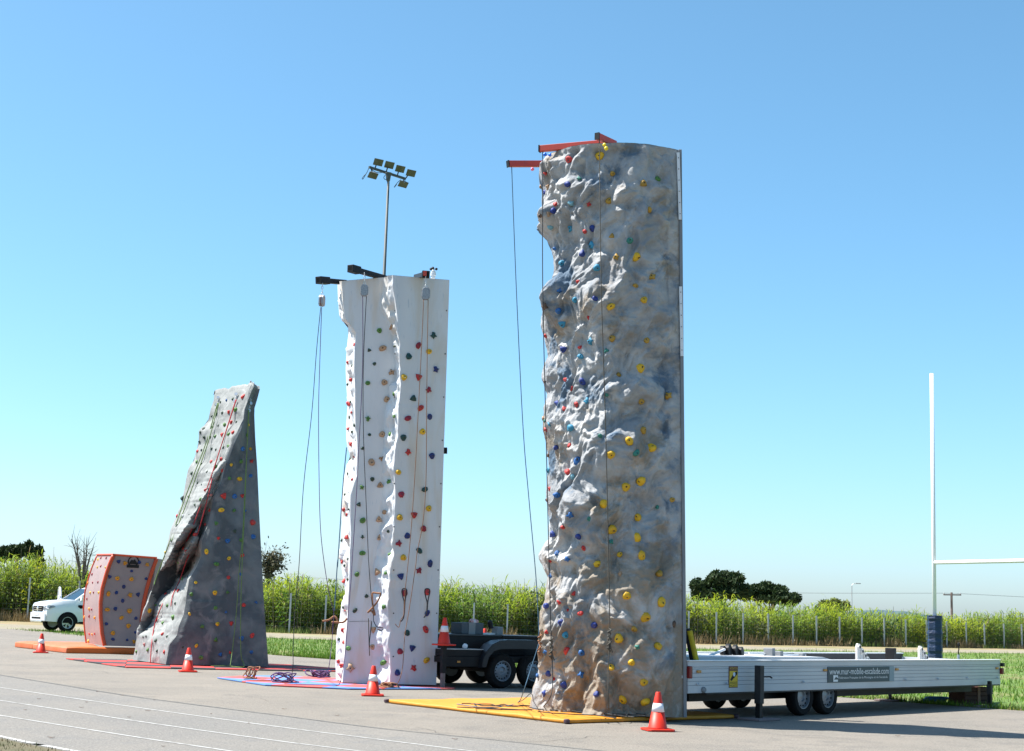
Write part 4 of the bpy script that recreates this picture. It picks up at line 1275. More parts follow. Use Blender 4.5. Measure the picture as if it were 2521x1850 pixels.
place_holds(gs1, bv1, G2a, (300, 1300), SG2)
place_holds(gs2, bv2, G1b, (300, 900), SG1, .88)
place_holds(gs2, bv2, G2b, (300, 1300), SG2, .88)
# steel anchors at the top
for (x, y) in ((872, 310), (1035, 280), (1160, 330)):
    yy, xx = g1(x, y)
    loc, nor, _, _ = (bv2 if x > 1100 else bv1).ray_cast(EYE, ray(xx, yy))
    if loc is None: continue
    a = MB()
    for k in range(4):
        c = loc + Vector((.03 * math.sin(k * 2), -.06, -.09 * k + .05))
        a.lathe([(.03, -.012), (.042, -.012), (.042, .012), (.03, .012)], c, (k % 2, -1, .3), 10)
    a.build('anchor_chain', alu_m, root_g, fix=False)

# ================================================================ CURVED BOULDERING WALL
SB = 700 / 2103
def bz(x, y): return (1300 + y * SB, x * SB)
bL = [bz(640, 852), bz(632, 790), bz(625, 720), bz(620, 600), bz(630, 480), bz(655, 380), bz(680, 300), bz(720, 205)]
bE = [bz(775, 872), bz(755, 780), bz(745, 650), bz(745, 550), bz(757, 450), bz(790, 330), bz(815, 260), bz(840, 204)]
bR = [bz(1058, 880), bz(1052, 780), bz(1048, 680), bz(1062, 560), bz(1086, 450), bz(1122, 330), bz(1140, 280), bz(1160, 228)]
BY = (45.2, 43.3, 43.9)
BVv, BFf, BCc = loft([(bL, BY[0], BY[0]), (bE, BY[1], BY[1]), (bR, BY[2], BY[2])], 40, [8, 14])
root_b = empty('bouldering_wall', (-11.5, 44, 0), 'small curved pink-grey bouldering wall with red edging and orange holds', 'climbing wall')
boulder_m = mat('pinkish_panel', (0.3, 0.225, 0.215), 0.75, c2=(0.255, 0.195, 0.195), scale=2, speck=(26, (0.25, 0.22, 0.23), 0.68), bump=(40, .3, .01))
red_edge = mat('red_edging', (0.5, 0.055, 0.01), 0.5)
bb = clean(ob('curved_panel', BVv, BFf, boulder_m, root_b, smooth=False))
autosmooth(bb, 25)
nb = 40
bt = BVv[(nb - 1) * BCc:]
bkd = [Vector((0.9, 1.2, 0)), Vector((0, 1.4, 0))]
rs_ = MB()
rs_.add([BVv[BCc - 1], bt[-1], bt[-1] + bkd[1], BVv[BCc - 1] + Vector((-.3, 1.4, 0))], [(0, 1, 2, 3)])
rs_.add([bt[i] + Vector((0, 0, .003)) for i in range(BCc)] + [bt[-1] + bkd[1], bt[0] + bkd[0]], [tuple(range(BCc + 2))])
rs_.add([BVv[BCc - 1] + Vector((-.3, 1.4, 0)), bt[-1] + bkd[1], bt[0] + bkd[0], BVv[0] + Vector((.9, 1.2, 0))], [(0, 1, 2, 3)])
rs_.build('rear_shell', boulder_m, root_b)
for cidx, r in ((0, .03), (8, .055), (22, .055)):
    MB().tube([BVv[i * BCc + cidx] + Vector((0, -.01, 0)) for i in range(nb)], r, 8).build('red_edge', red_edge, root_b, smooth=True)
MB().tube([p + Vector((0, -.01, .02)) for p in bt], .03, 6).build('red_edge', red_edge, root_b)
B_BVH = bvh(BVv, BFf)
Bh = [(877,250,32,'navy'),(925,260,34,'ora'),(1030,255,30,'navy'),(1088,270,34,'ora'),(975,320,26,'navy'),(812,362,30,'navy'),(867,373,36,'ora'),(972,380,36,'ora'),(1080,377,24,'navy'),(915,433,34,'navy'),(802,487,38,'ora'),(860,482,32,'navy'),(962,495,40,'ora'),(1020,493,34,'navy'),(907,537,34,'navy'),(793,605,38,'ora'),(853,598,32,'navy'),(957,613,42,'ora'),(898,665,34,'ora'),(1005,670,28,'navy'),(787,710,28,'navy'),(950,725,38,'ora'),(1000,775,22,'navy'),(835,778,38,'ora'),(835,825,28,'navy'),(940,830,22,'navy'),(993,843,34,'ora'),
      (727,235,24,'yel'),(750,222,22,'crim'),(788,225,24,'crim'),(722,293,22,'yel'),(748,283,22,'crim'),(782,293,20,'yel'),(683,345,24,'crim'),(640,408,24,'ora'),(687,405,20,'crim'),(727,402,24,'crim'),(670,480,26,'yel'),(694,478,22,'crim'),(733,478,24,'yel'),(645,527,22,'crim'),(662,602,28,'ora'),(680,602,22,'crim'),(662,652,24,'crim'),(703,663,26,'ora'),(625,660,24,'ora'),(662,785,20,'red'),(683,787,22,'ora'),(702,782,20,'red'),(655,838,28,'yel')]
place_holds(bb, B_BVH, Bh, (0, 1300), SB, .82)
# round black emblem: ring, peaks and a bar
em = MB()
ec, en, _, _ = B_BVH.ray_cast(EYE, ray(985 * SB, 1300 + 255 * SB))
if en.y > 0: en = -en
ex = Vector((0, 0, 1)).cross(en).normalized(); ey = en.cross(ex)
def ep(x, y, o=.012): return ec + en * o + ex * x + ey * y
n = 26
for k in range(n):
    a0, a1 = 2 * math.pi * k / n, 2 * math.pi * (k + 1) / n
    em.prism([ep(.125 * math.cos(a0), .125 * math.sin(a0) + .03), ep(.125 * math.cos(a1), .125 * math.sin(a1) + .03), ep(.155 * math.cos(a1), .155 * math.sin(a1) + .03), ep(.155 * math.cos(a0), .155 * math.sin(a0) + .03)], en * .006)
em.prism([ep(-.12, -.05), ep(.12, -.05), ep(.1, .0), ep(.03, .09), ep(-.01, .04), ep(-.05, .075), ep(-.1, .0)], en * .007)
em.prism([ep(-.17, -.15), ep(.17, -.15), ep(.17, -.07), ep(-.17, -.07)], en * .008)
o = em.build('emblem', dark_steel, root_b)
tag(o, 'round black mountain emblem')
# ================================================================ MATS
def clip(poly, edge_poly):
    """Sutherland-Hodgman against a convex ccw polygon"""
    out = poly
    n = len(edge_poly)
    for i in range(n):
        a, b = edge_poly[i], edge_poly[(i + 1) % n]
        inp, out = out, []
        for j in range(len(inp)):
            p, q = inp[j], inp[(j + 1) % len(inp)]
            sp = (b[0] - a[0]) * (p[1] - a[1]) - (b[1] - a[1]) * (p[0] - a[0])
            sq = (b[0] - a[0]) * (q[1] - a[1]) - (b[1] - a[1]) * (q[0] - a[0])
            if sp >= 0: out.append(p)
            if sp * sq < 0:
                t = sp / (sp - sq)
                out.append((p[0] + (q[0] - p[0]) * t, p[1] + (q[1] - p[1]) * t))
        if len(out) < 3: return []
    return out
def area(p):
    return 0.5 * sum(p[i][0] * p[(i + 1) % len(p)][1] - p[(i + 1) % len(p)][0] * p[i][1] for i in range(len(p)))
def tile_mat(name, label, poly, e1, size, mats, h, bond=0.0):
    if area(poly) < 0: poly = list(reversed(poly))
    cxy = Vector((sum(p[0] for p in poly) / len(poly), sum(p[1] for p in poly) / len(poly)))
    root = empty(name, (cxy.x, cxy.y, 0), label, 'mat')
    e1 = Vector(e1).normalized(); e2 = Vector((-e1.y, e1.x))
    o0 = Vector(poly[0])
    for i in range(-9, 10):
        for j in range(-9, 10):
            g = 0.004
            q = [o0 + e1 * (size * (i + a + (-g if a else g))) + e2 * (size * (j + b + (-g if b else g))) for a, b in ((0, 0), (1, 0), (1, 1), (0, 1))]
            c = clip([tuple(v) for v in q], poly)
            if len(c) < 3 or abs(area(c)) < 0.02: continue
            m_ = MB().prism([(p[0], p[1], 0.008) for p in c], (0, 0, h + 0.003 * random.random() - .008))
            m_.build('mat_tile', mats[(i + j) % len(mats)], root, bevel=.004)
    return root
foam_red = mat('red_foam', (0.52, 0.075, 0.07), 0.85, c2=(0.45, 0.1, 0.09), scale=3, bump=(90, .3, .005))
foam_blue = mat('blue_foam', (0.08, 0.17, 0.42), 0.85, c2=(0.1, 0.22, 0.45), scale=3, bump=(90, .3, .005))
foam_black = mat('black_foam', (0.03, 0.028, 0.032), 0.9, c2=(0.06, 0.055, 0.06), scale=3, bump=(90, .3, .005))
foam_red2 = mat('bright_red_foam', (0.55, 0.035, 0.03), 0.85, c2=(0.48, 0.06, 0.05), scale=3, bump=(90, .3, .005))
def g2d(px, py): p = G(px, py); return (p.x, p.y)
wm_poly = [g2d(534, 1671.5), g2d(653, 1689.5), g2d(860, 1699), g2d(1116, 1699), (-0.9, 30.6), (-2.0, 32.6), (-4.6, 33.4), g2d(608, 1666)]
tile_mat('puzzle_mat', 'red and blue foam puzzle mat at the foot of the white tower', wm_poly, (0.95, -.3), 1.0, [foam_red, foam_blue], .028)
gm_poly = [g2d(116.6, 1617), g2d(316, 1646), g2d(540, 1650), g2d(826, 1656), g2d(840, 1649), g2d(663, 1634.5), (-6.6, 40.0), (-9.5, 41.2)]
tile_mat('puzzle_mat', 'red and black foam puzzle mat at the foot of the grey leaning wall', gm_poly, (0.96, .22), 1.0, [foam_red2, foam_black], .026)

yel_vinyl = mat('yellow_vinyl', (0.58, 0.235, 0.012), 0.6, c2=(0.52, 0.21, 0.012), scale=1.2, bump=(2.5, .35, .05), c3=(0.6, 0.26, 0.028), scale3=3)
def pad(name, corners, h, mt, label, cat='mat', z0=0.006, wr=0.008, bev=.03, group=None):
    """soft slab over four ground corners, slightly uneven edges"""
    n = 16
    V, F = [], []
    a, b, c, d = [Vector((p[0], p[1], 0)) for p in corners]
    for lay in (0, 1):
        for i in range(n + 1):
            for j in range(n + 1):
                u, v = i / n, j / n
                p = a.lerp(b, u).lerp(d.lerp(c, u), v)
                e = min(u, 1 - u, v, 1 - v)
                z = z0 if lay == 0 else h - (0.2 * h * (1 - min(1, e * 6)) ** 2) + wr * noise.noise((p.x * 2.2, p.y * 2.2, 1)) + wr * .6 * noise.noise((p.x * 7, p.y * 7, 1))
                k = wr * 1.5 * noise.noise((p.x * 3, p.y * 3, 6)) if e == 0 else 0
                V.append((p.x + k, p.y + k, z))
    M_ = (n + 1) ** 2
    for lay in (0, 1):
        for i in range(n):
            for j in range(n):
                q = [lay * M_ + x for x in (i * (n + 1) + j, (i + 1) * (n + 1) + j, (i + 1) * (n + 1) + j + 1, i * (n + 1) + j + 1)]
                F.append(tuple(q) if lay else tuple(reversed(q)))
    bd = [i * (n + 1) for i in range(n + 1)] + [n * (n + 1) + j for j in range(1, n + 1)] + [i * (n + 1) + n for i in range(n - 1, -1, -1)] + [j for j in range(n - 1, 0, -1)]
    for k in range(len(bd)):
        p, q = bd[k], bd[(k + 1) % len(bd)]
        F.append((p, q, q + M_, p + M_))
    o = ob(name, V, F, mt)
    clean(o, bev, 3)
    o.data.polygons.foreach_set('use_smooth', [True] * len(o.data.polygons))
    return tag(o, label, cat, group)
YA, YB, YCn = g2d(952, 1732), g2d(1395, 1783), g2d(1812, 1770)
YD = (YA[0] + YCn[0] - YB[0], YA[1] + YCn[1] - YB[1])
ym = pad('crash_mat', [YA, YB, YCn, YD], .075, yel_vinyl, 'large flat yellow vinyl crash mat under the tallest rock tower', wr=.012)
for c in (YA, YB, YCn):
    tag(MB().lathe([(.03, 0), (.045, .012), (.045, .05), (.03, .062)], (c[0], c[1], .008), n=10).build('corner_patch', mat('dark_corner_patch', (.06, .03, .04), .7), ym), None)
orange_v = mat('orange_vinyl', (0.6, 0.11, 0.007), 0.55, c2=(0.55, 0.11, 0.01), scale=1.5, bump=(3, .3, .05))
orange_p = mat('pinkish_orange_vinyl', (0.56, 0.12, 0.03), 0.6, c2=(0.56, 0.16, 0.07), scale=1.5, bump=(3, .3, .05))
OA, OB, OC = Vector(g2d(36, 1594)), Vector(g2d(163, 1609)), Vector(g2d(345, 1612))
inn = OA + Vector((1.9, 1.4))
E1b = Vector((-11.15, 43.6))
md = OA.lerp(OB, .36); mdi = inn.lerp(E1b, .36)
far = Vector((-9.3, 44.4))
orange_group = 'orange crash mats round the bouldering wall'
pad('crash_mat', [OA, md * .998 + OA * .002, mdi, inn], .19, orange_p, 'outermost orange crash mat lying beside the far left traffic cone'.replace('far left ', ''), group=orange_group, wr=.006, bev=.02)
pad('crash_mat', [md, OB, E1b, mdi], .185, orange_p, 'orange crash mat along the sunlit side of the bouldering wall', group=orange_group, wr=.006, bev=.02)
pad('crash_mat', [OB + Vector((.02, .01)), OC, far, E1b + Vector((.02, .01))], .18, orange_v, 'orange crash mat along the shaded front of the bouldering wall', group=orange_group, wr=.006, bev=.02)

# ================================================================ TRAFFIC CONES
cone_or = mat('cone_orange', (0.66, 0.022, 0.004), 0.5, c2=(0.6, 0.025, 0.005), scale=6)
cone_wh = mat('cone_reflective_band', (0.72, 0.72, 0.75), 0.45)
def make_cone():
    e = empty('traffic_cone', (0, 0, 0), '', 'traffic cone', 'orange traffic cones')
    H, R0, R1 = .52, .13, .036
    def rr(z): return lerp(R0, R1, (z - .03) / (H - .03))
    b_ = MB()
    w = .195
    pts = []
    for k in range(4):
        sx, sy = ((-1, -1), (1, -1), (1, 1), (-1, 1))[k]
        pts += [(sx * w - (0 if k in (0, 2) else sx * .04), sy * w - (sy * .04 if k in (0, 2) else 0), .006), (sx * w - (sx * .04 if k in (0, 2) else 0), sy * w - (0 if k in (0, 2) else sy * .04), .006)]
    b_.prism(pts, (0, 0, .028)).build('base', cone_or, e, keep=False, bevel=.008)
    MB().lathe([(rr(.03) + .012, .03), (rr(.045), .05), (rr(.255), .255)], n=28).build('lower_cone', cone_or, e, smooth=True, keep=False)
    MB().lathe([(rr(.255) + .002, .255), (rr(.37) + .002, .37)], n=28).build('white_band', cone_wh, e, smooth=True, keep=False)
    autosmooth(MB().lathe([(rr(.37), .37), (R1, H - .012), (R1 * .8, H), (R1 * .55, H), (R1 * .5, H - .03)], n=28).build('upper_cone', cone_or, e, keep=False), 40)
    return e
cone0 = make_cone()
def cone_at(loc, label, first=False, rz=0.0):
    e = cone0 if first else dup(cone0)
    e.location = loc; e.rotation_euler = (0, 0, rz)
    e['label'] = label
    return e
cone_at(G(1619, 1800), 'orange traffic cone standing just off the corner of the yellow crash mat', True, .25)
cone_at(G(917, 1714), 'orange traffic cone in front of the red and blue mat', rz=.1)
cone_at(G(462, 1655), 'orange traffic cone in front of the red and black mat', rz=.3)
cone_at(G(100, 1608), 'orange traffic cone in front of the orange crash mats', rz=.2)

# ================================================================ ROPES
def rope_mat(name, c): return mat('rope_' + name, c, 0.9, c2=tuple(x * .6 for x in c), scale=60)
rp_dark = rope_mat('dark', (0.03, 0.032, 0.036)); rp_purple = rope_mat('purple', (0.11, 0.06, 0.16)); rp_brown = rope_mat('brown', (0.3, 0.14, 0.07))
rp_red = rope_mat('red', (0.42, 0.03, 0.04)); rp_green = rope_mat('green', (0.16, 0.26, 0.07)); rp_pale = rope_mat('pale', (0.09, 0.082, 0.066)); rp_blue = rope_mat('blue', (0.06, 0.14, 0.22))
def smooth3(pts, n=8):
    out = []
    for i in range(len(pts) - 1):
        p0, p1, p2, p3 = pts[max(i - 1, 0)], pts[i], pts[i + 1], pts[min(i + 2, len(pts) - 1)]
        for k in range(n):
            t = k / n
            out.append(0.5 * ((2 * p1) + (p2 - p0) * t + (2 * p0 - 5 * p1 + 4 * p2 - p3) * t * t + (3 * p1 - p0 - 3 * p2 + p3) * t ** 3))
    out.append(pts[-1])
    return out
def rope(pts, mt, label, r=.0075, cat='rope', group=None, parent=None, name='rope', sm=True):
    p = smooth3([Vector(q) for q in pts]) if sm else pts
    for q in p: q.z = max(q.z, r + .004)
    o = MB().tube(p, r, 5).build(name, mt, parent, smooth=True, fix=False)
    if parent is None: tag(o, label, cat, group)
    return o
def onT(zx, zy, off=A4, Y=None, z=None):
    px, py = off[0] + zx * S, off[1] + zy * S
    if z is not None: return G(px, py, z)
    return atY(px, py, Y)
MZ = .085
# rope from the lowest side beam
rope([atY(1259.5, 409, 24.1 + DT), atY(1265, 560, 24.05 + DT), atY(1274, 780, 23.95 + DT), atY(1288, 1060, 23.8 + DT), atY(1303, 1240, 23.7 + DT), atY(1320, 1430, 23.6 + DT), atY(1327, 1570, 23.5 + DT), atY(1325, 1590, 23.45 + DT),
      atY(1306, 1650, 23.4 + DT), atY(1288, 1705, 23.35 + DT), G(1277, 1728, MZ), G(1250, 1738, MZ), G(1190, 1742, MZ), G(1125, 1734, MZ)], rp_blue, 'slim blue-grey rope hanging from the lowest red beam, clear of the rock tower')
rope([b2a + Vector((.04, 0, -.05)), atY(1336, 700, 22.9 + DT), atY(1344, 1060, 22.85 + DT), atY(1352, 1400, 22.75 + DT), atY(1357, 1580, 22.7 + DT), atY(1360, 1640, 22.65 + DT), atY(1360, 1690, 22.6 + DT), atY(1352, 1722, 22.5 + DT), G(1330, 1744, MZ), G(1290, 1748, MZ), G(1170, 1745, MZ)],
     rp_dark, 'dark rope hanging over the sunlit bulges of the tallest rock tower')
rope([b3a + Vector((.03, 0, -.05)), atY(1480, 700, 22.3 + DT), atY(1491, 1060, 22.3 + DT), atY(1499, 1420, 22.3 + DT), atY(1501, 1560, 22.35 + DT), atY(1498, 1640, 22.3 + DT), atY(1498, 1730, 22.3 + DT), G(1503, 1752, MZ), G(1520, 1762, MZ), G(1560, 1766, MZ)],
     rp_pale, 'pale rope hanging down the middle of the tallest rock tower')
# knots and karabiners on those ropes
for (px, py, Y, m_) in ((1500, 1568, 22.33, rp_pale), (1357, 1588, 22.68, rp_pale), (1329, 1580, 23.45, rp_brown)):
    c = atY(px, py, Y + DT)
    k = MB()
    pts = [c + Vector((.03 * math.sin(t * 2.3), -.01 + .03 * math.cos(t * 1.7), .11 - .3 * t / 14 + .02 * math.sin(t * 3))) for t in range(15)]
    k.tube(smooth3(pts, 3), .011, 5)
    k.tube(smooth3([c, c + Vector((.02, -.03, -.14)), c + Vector((.05, -.02, -.22))], 4), .01, 5)
    o = k.build('rope_knot', m_, smooth=True, fix=False)
    tag(o, {1500: 'pale knot tied on the middle rope of the tallest rock tower', 1357: 'pale knot tied on the dark rope over the sunlit rock bulges', 1329: 'brown knot tied on the blue-grey rope beside the tallest rock tower'}[px], 'knot', 'rope knots')
# loose rope ends on the yellow mat
def squiggle(a, b_, n, amp, z, seed):
    r = random.Random(seed)
    pts = []
    for i in range(n):
        p = a.lerp(b_, i / (n - 1))
        pts.append(Vector((p.x + r.uniform(-amp, amp) * .4, p.y + r.uniform(-amp, amp), z)))
    return pts
loose = [((1125, 1733), (1290, 1738)), ((1135, 1743), (1300, 1747)), ((1160, 1736), (1300, 1741)), ((1290, 1745), (1470, 1755)), ((1318, 1757), (1500, 1768)), ((1400, 1754), (1580, 1766)), ((1480, 1766), (1582, 1762))]
for i, (a, b_) in enumerate(loose):
    rope(squiggle(G(*a, MZ), G(*b_, MZ), 8, .22, MZ + .004 * i, 20 + i), rp_dark, 'loose dark rope end lying on the yellow crash mat', .008, group='loose ropes on the yellow mat')
tp = G(1395, 1778, MZ)
rope([G(1275, 1730, MZ), G(1290, 1722, .3), atY(1306, 1708, 22.9), atY(1312, 1718, 22.9), G(1306, 1732, MZ), G(1260, 1740, MZ)], rp_dark, 'thin loop of dark rope springing up from the yellow mat', .006)

# white tower ropes
def w_pt(zx, zy, off, s, Y): return atY(off[0] + zx * s, off[1] + zy * s, Y)
# auto belays first
def autobelay(px, py0, py1, Y, ang, label, chain_top):
    c = atY(px, (py0 + py1) / 2, Y)
    h = (py1 - py0) / FPX * Y
    w = h * .66
    e = empty('auto_belay', c + Vector((0, 0, -h / 2)), label, 'belay device', 'auto belays on the white tower')
    d = Vector((math.cos(ang), math.sin(ang), 0)); up = Vector((0, 0, 1)); nn = d.cross(up)
    poly = [(-.5, -.28), (-.28, -.5), (.28, -.5), (.5, -.28), (.5, .28), (.28, .5), (-.28, .5), (-.5, .28)]
    body = MB().prism([c + d * x * w + up * y * h - nn * .05 for x, y in poly], nn * .1).build('housing', mat('speckled_metal', (.36, .38, .4), .5, .3, c2=(.2, .22, .24), scale=60), e, bevel=.008)
    MB().prism([c + d * x * w * 1.03 + up * y * h * 1.02 - nn * .012 for x, y in poly], nn * .024).build('rim_band', mat('belay_rim', (.12, .06, .06), .5), body)
    t = MB()
    top = c + up * h / 2
    n = max(2, int((chain_top - top).length / .055))
    for k in range(n):
        p = top.lerp(chain_top, (k + .5) / n)
        ax = Vector((1, 0, 0)) if k % 2 else Vector((0, 1, 0))
        side = ax.cross(up)
        pts = [p + side * .018 * math.cos(a) + up * .036 * math.sin(a) for a in [2 * math.pi * q / 10 for q in range(11)]]
        t.tube(pts, .006, 4, False)
    t.build('chain', alu_m, e, fix=False)
    return c - up * h / 2
autobelay(792.5, 727, 755, 30.9, 1.35, 'auto belay seen edge-on, hanging clear beside the white tower', atY(793.5, 698, 30.9))
autobelay(897, 701, 730, 30.2, .1, 'auto belay hanging below the middle black arm of the white tower', atY(897, 672, 30.2))
autobelay(1048.5, 708, 739, 30.2, .1, 'auto belay hanging above the flat holds face of the white tower', atY(1048, 680, 30.2))
wg = 'ropes of the white tower'
rope([w_pt(122, 565, W1, SW, 30.85), w_pt(80, 1000, W1, SW, 30.8), w_pt(30, 1650, W1, SW, 30.7), atY(747, 1200, 30.6), atY(737, 1380, 30.4), w_pt(125, 400, W3, S3, 30.2), w_pt(95, 900, W3, S3, 30.0), w_pt(88, 1180, W3, S3, 29.9), G(705, 1674, .05), G(660, 1676, .05), G(600, 1674, .05)],
     rp_dark, 'rope falling clear of the white tower, the strand farthest from its wall', group=wg)
rope([w_pt(132, 565, W1, SW, 30.85), w_pt(110, 1200, W1, SW, 30.8), w_pt(100, 1650, W1, SW, 30.75), w_pt(105, 700, W2, SW, 30.6), w_pt(120, 1250, W2, SW, 30.5), w_pt(165, 1650, W2, SW, 30.45), w_pt(490, 400, W3, S3, 30.4), w_pt(530, 560, W3, S3, 30.4), w_pt(520, 700, W3, S3, 30.4), w_pt(505, 920, W3, S3, 30.4), w_pt(470, 1180, W3, S3, 30.3), G(800, 1668, .05), G(780, 1668, .05)],
     rp_purple, 'slack purple rope falling beside the white tower, nearer its wall', group=wg)
rope([w_pt(548, 455, W1, SW, 30.2), w_pt(550, 1000, W1, SW, 30.25), w_pt(535, 1500, W1, SW, 30.3), w_pt(510, 400, W2, SW, 30.3), w_pt(485, 900, W2, SW, 30.3), w_pt(440, 1600, W2, SW, 30.25), w_pt(715, 200, W3, S3, 30.2), w_pt(680, 620, W3, S3, 30.1), w_pt(650, 1000, W3, S3, 30.0), w_pt(620, 1200, W3, S3, 29.8), G(835, 1685, .05), G(820, 1687, .05), G(760, 1686, .05), G(700, 1684, .05)],
     rp_purple, 'purple rope from the middle auto belay ending in the coil on the blue mat', group=wg)
rope([w_pt(587, 455, W1, SW, 30.2), w_pt(560, 1000, W1, SW, 30.25), w_pt(552, 1500, W1, SW, 30.3), w_pt(560, 400, W2, SW, 30.3), w_pt(580, 900, W2, SW, 30.3), w_pt(605, 1500, W2, SW, 30.25), w_pt(905, 60, W3, S3, 30.2), w_pt(930, 380, W3, S3, 30.2), w_pt(950, 560, W3, S3, 30.2), w_pt(955, 650, W3, S3, 30.2)],
     rp_dark, 'dark rope from the middle auto belay clipped on the sunlit rib of the white tower', group=wg)
rope([w_pt(1168, 490, W1, SW, 30.2), w_pt(1150, 900, W1, SW, 30.25), w_pt(1112, 1650, W1, SW, 30.3), w_pt(1085, 600, W2, SW, 30.35), w_pt(1045, 1200, W2, SW, 30.35), w_pt(1005, 1650, W2, SW, 30.35), w_pt(1295, 300, W3, S3, 30.35), w_pt(1285, 480, W3, S3, 30.35), w_pt(1275, 590, W3, S3, 30.3), w_pt(1245, 640, W3, S3, 30.3), w_pt(1225, 715, W3, S3, 30.3), w_pt(1185, 680, W3, S3, 30.3)],
     rp_brown, 'brown rope on the flat face of the white tower ending in a clip', group=wg)
rope([w_pt(1214, 490, W1, SW, 30.2), w_pt(1205, 1000, W1, SW, 30.25), w_pt(1198, 1650, W1, SW, 30.3), w_pt(1193, 700, W2, SW, 30.35), w_pt(1165, 1150, W2, SW, 30.35), w_pt(1100, 1500, W2, SW, 30.35), w_pt(1405, 60, W3, S3, 30.35), w_pt(1340, 500, W3, S3, 30.3), w_pt(1290, 800, W3, S3, 30.2), w_pt(1270, 1100, W3, S3, 30.1), w_pt(1240, 1260, W3, S3, 30.0), G(976, 1688, .05), G(985, 1692, .05)],
     rp_brown, 'brown rope on the flat face of the white tower running down to the mat', group=wg)
rope([w_pt(385, 420, W2, SW, 31.0), w_pt(345, 850, W2, SW, 31.0), w_pt(295, 1600, W2, SW, 31.0), w_pt(570, 0, W3, S3, 31.0), w_pt(550, 300, W3, S3, 31.0), w_pt(535, 540, W3, S3, 31.0)], rp_blue,
     'double blue rope hanging behind the sunlit edge of the white tower', group=wg, r=.011)
# looped slings on the two big red holds
for (zx, zy, y2, lab) in ((1283, 345, 600, 'dark sling looped round the crimson hold on the white tower'), (1528, 345, 560, 'dark sling looped round the orange-red hold on the white tower')):
    lp = [w_pt(zx - 25, zy - 5, W3, S3, 30.45), w_pt(zx - 20, zy - 35, W3, S3, 30.4), w_pt(zx, zy - 42, W3, S3, 30.4), w_pt(zx + 22, zy - 35, W3, S3, 30.4), w_pt(zx + 27, zy, W3, S3, 30.4), w_pt(zx + 10, zy + 80, W3, S3, 30.4), w_pt(zx - 5, y2, W3, S3, 30.4), w_pt(zx - 35, y2 + 55, W3, S3, 30.4)]
    o = rope(lp, rp_dark, lab, .013, 'sling')
    rope([w_pt(zx - 25, zy - 5, W3, S3, 30.45), w_pt(zx - 12, zy + 60, W3, S3, 30.45), w_pt(zx, zy + 110, W3, S3, 30.45), w_pt(zx - 5, y2, W3, S3, 30.45)], rp_dark, None, .012, parent=o, name='sling_strand')
tag(rope([w_pt(945, 345, W3, S3, 30.3), w_pt(1000, 352, W3, S3, 30.25), w_pt(1030, 358, W3, S3, 30.2), w_pt(1010, 420, W3, S3, 30.2), w_pt(960, 490, W3, S3, 30.2), w_pt(895, 555, W3, S3, 30.2), w_pt(930, 540, W3, S3, 30.2), w_pt(970, 585, W3, S3, 30.2), w_pt(950, 500, W3, S3, 30.2), w_pt(940, 420, W3, S3, 30.25), w_pt(942, 350, W3, S3, 30.3)], rp_brown, 'brown sling with a big bow hanging on the sunlit rib', .018, 'sling'))
rope([w_pt(955, 650, W3, S3, 30.2), w_pt(990, 710, W3, S3, 30.15), w_pt(1055, 725, W3, S3, 30.15), w_pt(1040, 750, W3, S3, 30.15), w_pt(995, 735, W3, S3, 30.15)], mat('dark_clip', (.05, .05, .06), .4, .6), 'black karabiner clipped low on the sunlit rib of the white tower', .01, 'karabiner')
rope([w_pt(900, 620, W3, S3, 30.3), w_pt(905, 850, W3, S3, 30.3), w_pt(912, 1020, W3, S3, 30.3)], rp_pale, 'short pale cord hanging along the sunlit rib of the white tower', .009)
rope([w_pt(935, 650, W3, S3, 30.3), w_pt(912, 860, W3, S3, 30.3), w_pt(910, 930, W3, S3, 30.3)], rp_dark, 'short dark cord hanging along the sunlit rib of the white tower', .009)
kb = MB(); c = w_pt(560, 645, W3, S3, 30.7)
kb.tube(smooth3([c + Vector((-.28, 0, -.02)), c + Vector((-.15, .02, .01)), c + Vector((-.05, .02, .08)), c + Vector((.02, 0, -.02)), c + Vector((-.1, -.03, -.03)), c + Vector((.12, 0, -.03)), c + Vector((.2, .02, .05))], 4), .02, 5)
tag(kb.build('rope_knot', rp_brown, smooth=True, fix=False), 'brown rope knot tied to the sunlit edge of the white tower', 'knot', 'rope knots')
# rope piles on the mat
def coil(c, w, d, h, n, mt, label, r, seed, group='rope piles on the red and blue mat'):
    q = random.Random(seed)
    pts = []
    a, k, ox = 0.0, .7, -.5
    for i in range(n * 3):
        a += q.uniform(.55, .8)
        k = min(1.0, max(.3, k + q.uniform(-.16, .16)))
        ox = min(.6, max(-.6, ox + q.uniform(-.12, .12)))
        pts.append(Vector((c.x + (math.cos(a) * .55 * k + ox) * w, c.y + math.sin(a) * d * k * .8, .04 + h * (.5 + .5 * math.sin(a * .83 + seed)) ** 2)))
    return rope(pts, mt, label, r, group=group, name='rope_pile')
coil(G(640, 1672, .03), .34, .3, .22, 16, rp_brown, 'brown rope pile with upright loops on the far end of the mat', .012, 4)
coil(G(722, 1681, .03), .4, .25, .17, 20, rp_purple, 'purple rope pile with round loops near the front edge of the mat', .012, 5)
coil(G(783, 1667, .03), .36, .3, .12, 34, rp_purple, 'dense purple rope pile beside the lit edge of the white tower', .014, 6)
coil(G(973, 1694, .03), .33, .2, .08, 22, rp_brown, 'brown rope pile at the mat edge in front of the flat face', .013, 7)
